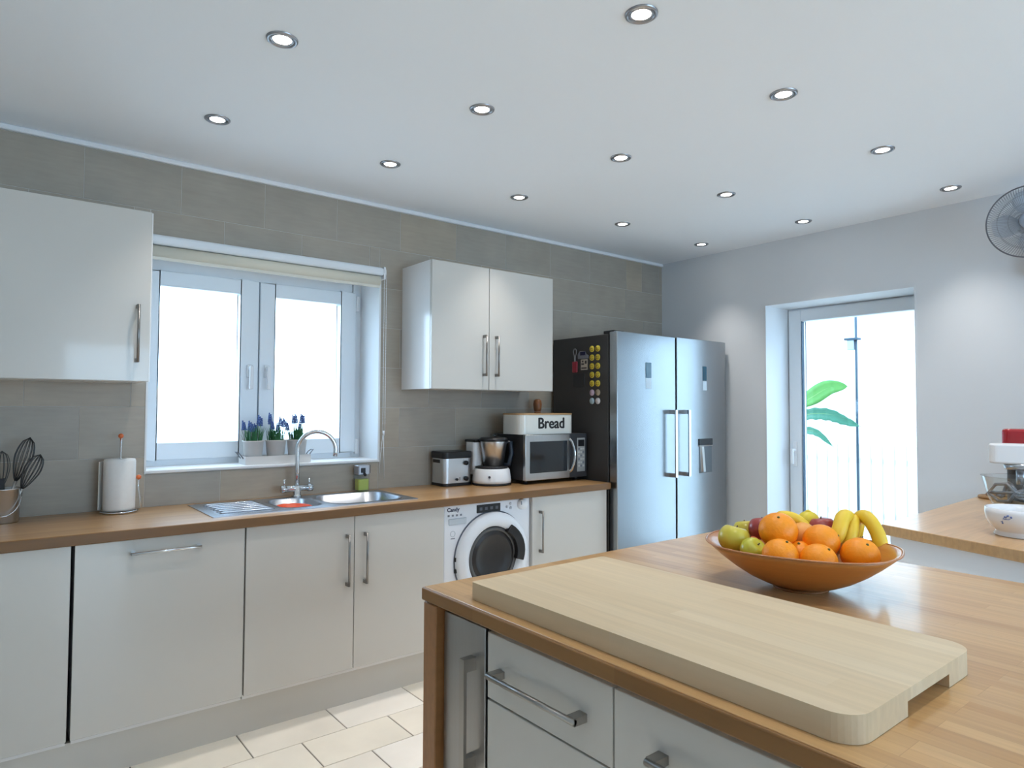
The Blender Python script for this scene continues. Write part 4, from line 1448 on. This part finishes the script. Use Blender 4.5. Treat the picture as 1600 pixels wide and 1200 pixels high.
# ------------------------------------------------------------------ peninsula on the door wall
pn = thing('peninsula', (3.4, 0.3, 0.0), 'white peninsula unit under an oak top by the back door', 'cabinet')
ed = Vector((2.885 - 2.721, 1.198 - 0.681)).normalized()
e0 = Vector((2.885, 1.198))
e1 = e0 - ed * 1.75
nin = Vector((ed.y, -ed.x))
q0, q1 = e0 + nin * 0.02 - Vector((0, 0.02)), e1 + nin * 0.02
MB().prism([(q0.x, q0.y), (q1.x, q1.y), (XW - 0.002, q1.y), (XW - 0.002, 1.23)], 0.10, 0.889).build('carcass', mat('peninsula_white', (0.84, 0.87, 0.91), 0.3, coat=0.3), pn)
q2, q3 = e0 + nin * 0.08 - Vector((0, 0.08)), e1 + nin * 0.08
MB().prism([(q2.x, q2.y), (q3.x, q3.y), (XW - 0.002, q3.y), (XW - 0.002, 1.18)], 0.0, 0.10).build('plinth', CARCASS, pn)
tag(MB().prism([(e0.x, e0.y), (e1.x, e1.y), (XW - 0.001, e1.y), (XW - 0.001, 1.265)], 0.889, 0.93).build('peninsula_worktop', OAKR, None, 0.003),
    'oak block worktop of the peninsula below the wall fan', 'worktop')
tv = thing('wooden_trivet', (4.17, 1.20, 0.93), 'stack of two round wooden trivets at the wall end of the peninsula', 'trivet')
MB().lathe([(0.085, 0), (0.088, 0.006), (0.085, 0.014)], (4.20, 1.16, 0.9305), 28).build('disc', mat('trivet_wood', (0.33, 0.18, 0.07), 0.5), tv)
MB().lathe([(0.062, 0.0145), (0.064, 0.02), (0.062, 0.028)], (4.21, 1.15, 0.9305), 28).build('disc', mat('trivet_wood_dark', (0.26, 0.13, 0.05), 0.5), tv)

# ceramic bowl with a blue motif
cbw = thing('ceramic_bowl', (3.05, 0.79, 0.93), 'white footed ceramic bowl with a blue sprig motif on the peninsula', 'bowl')
CW = mat('white_ceramic', (0.78, 0.80, 0.84), 0.2, coat=0.5)
cx, cy = 3.04, 0.765
MB().lathe([(0.085, 0), (0.088, 0.004), (0.082, 0.016), (0.084, 0.02), (0.102, 0.038), (0.112, 0.062), (0.115, 0.085), (0.114, 0.102), (0.110, 0.103), (0.108, 0.08), (0.09, 0.045), (0.02, 0.03)], (cx, cy, 0.9305), 48).build('shell', CW, cbw)
BLU = mat('blue_motif', (0.12, 0.18, 0.42), 0.4)


def onbowl(a, z):
    r = 0.107 + (z - 0.05) / 0.035 * 0.0075 + 0.0008
    return (cx + r * math.cos(a), cy + r * math.sin(a), 0.9305 + z)


ab = math.atan2(-cy, -cx) - 0.55
q = MB()
for (a0, z0_, a1, z1_, rad) in ((0, 0.055, 0.05, 0.075, .0014), (0.05, 0.072, 0.18, 0.080, .0014), (0.05, 0.068, 0.22, 0.070, .0018), (0.12, 0.070, 0.16, 0.084, .0012), (0.2, 0.07, 0.3, 0.076, .0012), (-0.05, 0.058, 0.03, 0.062, .0018)):
    q.tube([onbowl(ab + a0, z0_), onbowl(ab + (a0 + a1) / 2, (z0_ + z1_) / 2), onbowl(ab + a1, z1_)], rad, 5)
for a0, z0_ in ((0.1, 0.078), (0.19, 0.083), (0.27, 0.079), (0.0, 0.054)):
    q.ball(onbowl(ab + a0, z0_), 0.0035, n=8, m=5)
q.build('sprig_motif', BLU, cbw)

# white stand mixer with glass bowl full of attachments behind the ceramic bowl
mx = thing('stand_mixer', (3.25, 0.70, 0.93), 'white stand mixer with its head over a glass bowl', 'mixer')
cam_dir = Vector((3.15, 0.80)).normalized()
sidev = Vector((cam_dir.y, -cam_dir.x))        # points to the photograph's right
gc = Vector((3.05, 0.765)) + cam_dir * 0.225
gb_z = 0.975
hd = MB()
HR = Matrix.Translation((gc.x, gc.y, 0)) @ Matrix.Rotation(math.atan2(sidev.y, sidev.x), 4, 'Z')
hd.xf = HR
hd.prism(rrect(-0.105, 0.33, -0.062, 0.062, 0.03), 1.184, 1.262)
hd.build('head', WHITEP, mx, 0.008, 3)
hb_ = MB()
hb_.xf = HR
hb_.lathe([(0.055, 1.160), (0.06, 1.184)], (0, 0, 0), 28)
hb_.lathe([(0.018, 1.10), (0.018, 1.16)], (0, 0, 0), 16)
hb_.build('hub', mat('steel_blue_hub', (0.5, 0.52, 0.56), 0.25, 0.9), mx)
cm = MB()
cm.xf = HR
cm.prism(rrect(0.19, 0.31, -0.055, 0.055, 0.03), 0.955, 1.19)
cm.build('column', WHITEP, mx, 0.006)
bs_ = MB()
bs_.xf = HR
bs_.prism(rrect(-0.07, 0.33, -0.085, 0.085, 0.06), 0.9305, 0.944)
bs_.build('base', WHITEP, mx, 0.006)
gbw = thing('glass_mixing_bowl', (gc.x, gc.y, 0.944), 'clear glass mixing bowl filled with metal attachments under the mixer head', 'bowl')
MB().lathe([(0.06, 0), (0.075, 0.02), (0.112, 0.10), (0.134, 0.185), (0.138, 0.188), (0.131, 0.183), (0.108, 0.10), (0.072, 0.024), (0.03, 0.006)], (gc.x, gc.y, 0.9445), 44).build('shell', CLEAR, gbw)
random.seed(21)
MET = mat('grey_attachment', (0.28, 0.28, 0.30), 0.3, 0.9)
SHAPES = [('flat_beater', 'flat grey metal beater nearest the rim of the glass mixing bowl', 'beater'),
          ('dough_hook', 'dark grey spiral dough hook lying across the glass mixing bowl', 'dough hook'),
          ('wire_whisk', 'dark wire whisk head lying in the glass mixing bowl', 'whisk'),
          ('grater_disc', 'dark round grater disc standing in the glass mixing bowl', 'grater')]
for k, (nm_, lab, cat_) in enumerate(SHAPES):
    pp = gc - cam_dir * (0.055 - 0.03 * (k % 2)) + sidev * (-0.062 + 0.042 * k)
    a = math.atan2(sidev.y, sidev.x) - 1.5 + 0.35 * (k - 1)
    p = Vector((pp.x, pp.y, 1.068 + 0.012 * (k % 2)))
    t = thing(nm_, p, lab, cat_, 'attachments in the glass mixing bowl')
    d = Vector((math.cos(a + 1.5), math.sin(a + 1.5), 0.10)).normalized()
    s_ = d.cross(Vector((0, 0, 1))).normalized()
    up_ = s_.cross(d).normalized()
    if nm_ == 'flat_beater':
        w = 0.034
        MB().tube([p - d * 0.05, p - d * 0.02 + up_ * w, p + d * 0.02 + up_ * w, p + d * 0.045, p + d * 0.02 - up_ * w, p - d * 0.02 - up_ * w], 0.007, 7, closed=True).build('frame', MET, t)
        MB().cyl(p - d * 0.045, p + d * 0.06, 0.006, 8).build('shaft', MET, t)
    elif nm_ == 'dough_hook':
        MB().tube([p + d * (0.06 - 0.008 * j) + (up_ * math.sin(j * 0.8) + s_ * math.cos(j * 0.8)) * 0.026 * min(1, j / 3) for j in range(16)], 0.008, 8).build('hook', MET, t)
        MB().cyl(p + d * 0.05, p + d * 0.08, 0.010, 8).build('shaft', MET, t)
    elif nm_ == 'wire_whisk':
        wk = MB()
        for l in range(5):
            w_ = up_ * math.cos(PI * l / 5) + s_ * math.sin(PI * l / 5)
            wk.tube([p + d * 0.05 - d * 0.10 * math.sin(PI * j / 10) + w_ * 0.034 * math.cos(PI * j / 10) * (0.4 + 0.6 * math.sin(PI * j / 10)) for j in range(11)], 0.0022, 5)
        wk.build('wires', MET, t)
        MB().cyl(p + d * 0.045, p + d * 0.075, 0.011, 10).build('collar', MET, t)
    else:
        MB().cyl(p - s_ * 0.003, p + s_ * 0.003, 0.042, 24).build('disc', mat('dark_steel', (0.10, 0.10, 0.11), 0.35, 0.9), t)
        MB().cyl(p - s_ * 0.008, p + s_ * 0.008, 0.010, 12).build('hub', MET, t)
TOOLS = [('rolling_pin', 'short brown wooden rolling pin at the bottom of the glass bowl', 'rolling pin', (0.36, 0.20, 0.11)),
         ('wooden_masher', 'pale wooden masher at the bottom of the glass bowl', 'masher', (0.48, 0.31, 0.18))]
for k, (nm_, lab, cat_, cl_) in enumerate(TOOLS):
    p = Vector((gc.x, gc.y, 0.985 + 0.03 * k)) - Vector((cam_dir.x, cam_dir.y, 0)) * 0.045
    t = thing(nm_, p, lab, cat_, 'wooden tools in the glass mixing bowl')
    d = Vector((sidev.x, sidev.y, 0.12 - 0.3 * k)).normalized()
    wm_t = mat('tool_wood_%d' % k, cl_, 0.5)
    MB().cyl(p - d * 0.035, p + d * 0.035, 0.019, 14).build('barrel', wm_t, t)
    MB().cyl(p - d * 0.058, p - d * 0.034, 0.009, 10).build('grip', wm_t, t)
    MB().cyl(p + d * 0.034, p + d * 0.058, 0.009, 10).build('grip', wm_t, t)

# red coffee machine behind the mixer
rc = thing('coffee_machine', (3.42, 0.78, 0.93), 'glossy red coffee machine behind the white mixer', 'coffee machine')
rcp = gc + cam_dir * 0.27 + sidev * 0.02
RM = Matrix.Translation((rcp.x, rcp.y, 0)) @ Matrix.Rotation(math.atan2(sidev.y, sidev.x), 4, 'Z')
RED = mat('red_lacquer', (0.42, 0.012, 0.02), 0.25, coat=0.6)
q = MB()
q.xf = RM
q.prism(rrect(-0.085, 0.16, -0.09, 0.09, 0.03), 1.205, 1.318)
q.build('head', RED, rc, 0.012, 3)
q = MB()
q.xf = RM
q.prism(rrect(-0.070, 0.15, -0.06, 0.085, 0.03), 0.96, 1.207)
q.build('body', mat('dark_machine_body', (0.05, 0.045, 0.045), 0.35), rc, 0.006, 2)
q = MB()
q.xf = RM
q.prism(rrect(0.0, 0.13, -0.06, 0.06, 0.02), 1.316, 1.335)
q.build('lid', mat('grey_lid', (0.14, 0.14, 0.15), 0.4), rc, 0.004)
q = MB()
q.xf = RM
q.prism(rrect(-0.09, 0.165, -0.095, 0.095, 0.03), 0.9305, 0.962)
q.build('base', BLACK, rc, 0.004)

# ------------------------------------------------------------------ wall fan
FC = Vector((4.075, 0.965, 2.345))
fn_ = thing('wall_fan', (4.35, 0.9, 2.2), 'round grey wall fan with a wire guard above the peninsula', 'fan')
look = (Vector((0, 0, 1.40)) - FC).normalized()
fd_ = (look + Vector((0.0, -0.05, 0.12))).normalized()
FR = Vector((0, 0, 1)).rotation_difference(fd_).to_matrix().to_4x4()
FR.translation = FC
GM = mat('grey_guard', (0.30, 0.32, 0.36), 0.4, 0.5)
RF = 0.178


def guard(sgn, depth, n):
    m = MB()
    m.xf = FR
    for k in range(n):
        a = 2 * PI * k / n
        pts = []
        for j in range(7):
            u = 0.25 + 0.75 * j / 6
            rr = RF * u
            zz = sgn * depth * (1 - u ** 3)
            tw = 0.25 * (1 - u)
            pts.append((rr * math.cos(a + tw), rr * math.sin(a + tw), zz))
        m.tube(pts, 0.0008, 4)
    for u in (0.25, 0.5, 0.75):
        rr = RF * u
        m.tube([(rr * math.cos(2 * PI * k / 40), rr * math.sin(2 * PI * k / 40), sgn * depth * (1 - u ** 3)) for k in range(40)], 0.0011, 4, closed=True)
    return m


guard(1, 0.05, 96).build('front_guard', GM, fn_)
guard(-1, 0.055, 96).build('rear_guard', GM, fn_)
q = MB()
q.xf = FR
q.tube([(RF * math.cos(2 * PI * k / 56), RF * math.sin(2 * PI * k / 56), 0) for k in range(56)], 0.0035, 8, closed=True)
q.build('guard_ring', mat('dark_guard_ring', (0.16, 0.16, 0.18), 0.4, 0.3), fn_)
q = MB()
q.xf = FR
q.lathe([(0.044, 0.046), (0.044, 0.054), (0.036, 0.060), (0.01, 0.062)], (0, 0, 0), 32)
q.build('badge', mat('grey_blue_badge', (0.30, 0.36, 0.46), 0.35), fn_)
BLD = mat('blue_grey_blade', (0.50, 0.55, 0.62), 0.35)
for k in range(4):
    q = MB()
    q.xf = FR @ Matrix.Rotation(2 * PI * k / 4 + 0.4, 4, 'Z')
    v, f = [], []
    for i in range(7):
        r = 0.03 + 0.125 * i / 6
        wdt = 0.25 + 0.36 * math.sin(PI * min(1, (i + 0.5) / 6.5))
        for j in range(5):
            s = (j / 4 - 0.5) * 2
            v.append((r * math.cos(wdt * s), r * math.sin(wdt * s), 0.012 * s + 0.002))
    for i in range(6):
        for j in range(4):
            a = i * 5 + j
            f.append((a, a + 1, a + 6, a + 5))
    nv = len(v)
    v2 = [(x, y, z - 0.002) for x, y, z in v]
    f2 = [tuple(nv + i for i in reversed(t)) for t in f]
    rim = [0, 1, 2, 3, 4, 9, 14, 19, 24, 29, 34, 33, 32, 31, 30, 25, 20, 15, 10, 5]
    f3 = [(rim[i], nv + rim[i], nv + rim[(i + 1) % 20], rim[(i + 1) % 20]) for i in range(20)]
    q.add(v + v2, f + f2 + f3, True)
    q.build('blade', BLD, fn_)
q = MB()
q.xf = FR
q.lathe([(0.03, 0.02), (0.032, -0.01), (0.05, -0.055), (0.052, -0.13), (0.035, -0.15)], (0, 0, 0), 28)
q.build('motor_housing', mat('grey_plastic', (0.38, 0.40, 0.44), 0.4), fn_)
mb_ = FC - fd_ * 0.12
q = MB().tube([mb_, (mb_.x + 0.06, mb_.y, mb_.z - 0.08), (XW - 0.03, mb_.y, mb_.z - 0.14)], 0.016, 10)
q.box(XW - 0.035, XW - 0.001, mb_.y - 0.05, mb_.y + 0.05, mb_.z - 0.24, mb_.z - 0.08)
q.build('wall_bracket', MATS['grey_plastic'], fn_)

# ------------------------------------------------------------------ recessed ceiling spotlights
EM = mat('lamp_glow', (1, 1, 1), 0.5, emit=(1.0, 0.95, 0.88), estr=14.0)
XS = [0.724, 1.522, 2.335, 3.195, 4.035]
YS = [1.295, 2.115, 2.88]
rown = {1.295: 'in the row over the island', 2.115: 'in the middle row', 2.88: 'in the row beside the tiled wall'}
coln = ['first', 'second', 'third', 'fourth', 'fifth']
proto = None
SPOTS = [(xx, yy, 'recessed ceiling spotlight %s, %s counted toward the back door' % (rown[yy], coln[xi]))
         for yi, yy in enumerate(YS) for xi, xx in enumerate(XS) if (yi, xi) != (0, 0)]
SPOTS += [(xx, yy, 'added unseen fill spotlight behind the viewer') for yy in (0.475, -0.6, -1.7) for xx in (-1.6, -0.2, 1.2, 2.6)]  # unseen spots added behind the camera as fill light
for xx, yy, lab in SPOTS:
    if True:
        if proto is None:
            t = thing('ceiling_spotlight', (xx, yy, ZC), lab, 'spotlight', 'recessed ceiling spotlights')
            MB().lathe([(0.050, 0.0), (0.049, -0.004), (0.044, -0.007), (0.040, -0.005), (0.037, 0.0)], (xx, yy, ZC), 36, cap0=False, cap1=False).build('outer_ring', RINGM, t)
            MB().lathe([(0.037, -0.001), (0.035, -0.0045), (0.031, -0.0045), (0.029, -0.001)], (xx, yy, ZC), 36, cap0=False, cap1=False).build('inner_ring', RINGM, t)
            MB().lathe([(0.030, -0.0015), (0.02, -0.003), (0.001, -0.0035)], (xx, yy, ZC), 28).build('lamp', EM, t)
            B('collar', xx - 0.02, xx + 0.02, yy - 0.02, yy + 0.02, ZC - 0.001, ZC + 0.002, BLACK, t)
            proto = t
        else:
            t = copy_tree(proto, (xx - XS[1], yy - YS[0], 0))
            t['label'] = lab
        ld = bpy.data.lights.new('spot_lamp', 'SPOT')
        ld.energy = SPOT_W
        ld.color = SPOT_COL
        ld.spot_size = math.radians(84)
        ld.spot_blend = 1.0
        ld.shadow_soft_size = 0.03
        lo = bpy.data.objects.new('spot_lamp', ld)
        COL.objects.link(lo)
        lo.parent = t
        lo.location = (0, 0, -0.012)

# ------------------------------------------------------------------ outside
GRD = mat('pale_paving', (0.62, 0.60, 0.56), 0.8)
struct(B('ground', -6, 16, -8, 14, -0.30, -0.12, GRD))
og = thing('banana_plant', (6.05, 3.45, -0.12), 'green banana plant with broad leaves outside the back door', 'plant')
BLF = mat('banana_leaf', (0.10, 0.30, 0.06), 0.45, noise=0.25, nscale=18, nstretch=(1, 1, 6))
BLF2 = mat('banana_leaf_dark', (0.045, 0.20, 0.12), 0.45, noise=0.25, nscale=18, nstretch=(1, 1, 6))
MB().tube([(6.05, 3.45, -0.12), (6.06, 3.46, 0.5), (6.05, 3.44, 1.1)], 0.09, 14, r2=0.05).build('stem', mat('plant_stem', (0.20, 0.30, 0.10), 0.6), og)


def bleaf(pts, w, m, tilt=0.3, wave=0.0):
    pts = [Vector(p) for p in pts]
    fine = []
    n = len(pts)
    for i in range(n - 1):
        p0, p1, p2, p3 = pts[max(i - 1, 0)], pts[i], pts[i + 1], pts[min(i + 2, n - 1)]
        for k in range(8):
            u = k / 8
            fine.append(0.5 * ((2 * p1) + (p2 - p0) * u + (2 * p0 - 5 * p1 + 4 * p2 - p3) * u * u + (3 * p1 - p0 - 3 * p2 + p3) * u ** 3))
    fine.append(pts[-1])
    v, f = [], []
    mth = len(fine)
    for i, p in enumerate(fine):
        u = i / (mth - 1)
        tng = (fine[min(i + 1, mth - 1)] - fine[max(i - 1, 0)]).normalized()
        up = Vector((-0.35, 0, 1))
        sd_ = tng.cross(Vector((1, 0, 0.1))).normalized()
        ww = w * (math.sin(PI * min(1, u * 1.02 + 0.04)) ** 0.55) * (1 + wave * math.sin(i * 1.7))
        nr = tng.cross(sd_).normalized()
        for s in (-1, -0.5, 0, 0.5, 1):
            v.append(p + sd_ * ww * s + nr * (abs(s) * ww * tilt))
    for i in range(mth - 1):
        for j in range(4):
            a = i * 5 + j
            f.append((a, a + 1, a + 6, a + 5))
    q = MB().add(v, f, True)
    o = q.build('leaf', m, og)
    so = o.modifiers.new('thick', 'SOLIDIFY')
    so.thickness = 0.003
    MB().tube(fine, 0.006, 6, r2=0.002).build('midrib', mat('midrib_green', (0.22, 0.38, 0.12), 0.5), o)
    return o


bleaf([(6.0, 3.19, 1.445), (5.98, 3.06, 1.515), (5.96, 2.90, 1.595), (5.95, 2.72, 1.60)], 0.078, BLF, 0.15)
bleaf([(6.03, 3.40, 1.25), (6.0, 3.15, 1.345), (5.97, 2.92, 1.355), (5.96, 2.76, 1.30), (5.95, 2.62, 1.245)], 0.055, BLF2, 0.5, 0.08)
bleaf([(6.0, 3.35, 1.12), (5.97, 3.15, 1.20), (5.95, 3.0, 1.18), (5.94, 2.86, 1.06)], 0.035, BLF2, 0.5, 0.08)
bleaf([(6.02, 3.38, 1.05), (6.0, 3.25, 0.95), (5.98, 3.16, 0.86), (5.98, 3.14, 0.76)], 0.04, BLF2, 0.4)
MB().tube([(6.05, 3.44, 1.08), (6.03, 3.32, 1.32), (6.0, 3.19, 1.445)], 0.014, 8, r2=0.007).build('leaf_stalk', MATS['plant_stem'], og)
bleaf([(6.05, 3.45, 1.1), (6.1, 3.75, 1.5), (6.15, 4.0, 1.6), (6.2, 4.2, 1.5)], 0.10, BLF, 0.2)
bleaf([(6.05, 3.45, 1.1), (6.2, 3.5, 1.6), (6.3, 3.55, 1.95)], 0.09, BLF, 0.2)
pst = thing('metal_post', (5.99, 2.675, -0.12), 'slim dark metal post standing outside the back door', 'post')
MB().cyl((6.2, 2.768, -0.12), (6.2, 2.768, 2.9), 0.011, 10).build('tube', mat('post_dark', (0.03, 0.06, 0.09), 0.5), pst)
MB().lathe([(0.05, 0), (0.05, 0.012), (0.02, 0.018)], (6.2, 2.768, -0.12), 20).build('base_plate', MATS['post_dark'], pst)
lt = thing('garden_lantern', (6.2, 2.78, 1.9), 'small dark lantern fixed to the slim post outside', 'lantern')
MB().box(6.17, 6.23, 2.78, 2.84, 1.94, 2.03).build('case', mat('lantern_grey', (0.35, 0.42, 0.5), 0.4), lt, 0.006)
MB().box(6.16, 6.24, 2.74, 2.86, 2.03, 2.05).build('cap', MATS['post_dark'], lt, 0.004)
fe = thing('picket_fence', (8.2, 2.8, -0.12), 'pale picket fence across the garden outside', 'fence')
PICK = mat('white_fence', (0.46, 0.44, 0.42), 0.6)
for zz in (0.12, 0.75):
    B('rail', 8.22, 8.26, 0.6, 5.6, zz, zz + 0.07, mat('pale_rail', (0.8, 0.8, 0.8), 0.6), fe)
pk = None
for k in range(38):
    y0 = 0.65 + 0.13 * k
    if pk is None:
        pk = MB().prism([(8.19, y0), (8.215, y0), (8.215, y0 + 0.085), (8.19, y0 + 0.085)], -0.12, 0.98).build('picket', PICK, fe, 0.004, 1)
    else:
        c = pk.copy()
        COL.objects.link(c)
        c.parent = fe
        c.location = (0, 0.13 * k, 0)

nh = thing('sky_blocking_house', (9.75, 3, -0.12), 'added pale house wall cutting sky light beyond the garden fence', 'house')
hw = B('wall', 9.6, 9.9, -6, 12, -0.12, 4.6, mat('pale_render', (0.70, 0.70, 0.68), 0.8), nh)  # house added to block part of the sky light at the door
rf = MB()
rf.add([(9.3, -6.3, 4.5), (9.3, 12.3, 4.5), (12.6, 12.3, 6.2), (12.6, -6.3, 6.2), (9.3, -6.3, 4.6), (9.3, 12.3, 4.6), (12.6, 12.3, 6.3), (12.6, -6.3, 6.3)],
       [(0, 1, 2, 3), (7, 6, 5, 4), (0, 4, 5, 1), (1, 5, 6, 2), (2, 6, 7, 3), (3, 7, 4, 0)])
rf.build('roof', mat('roof_tile', (0.35, 0.22, 0.17), 0.7), nh)
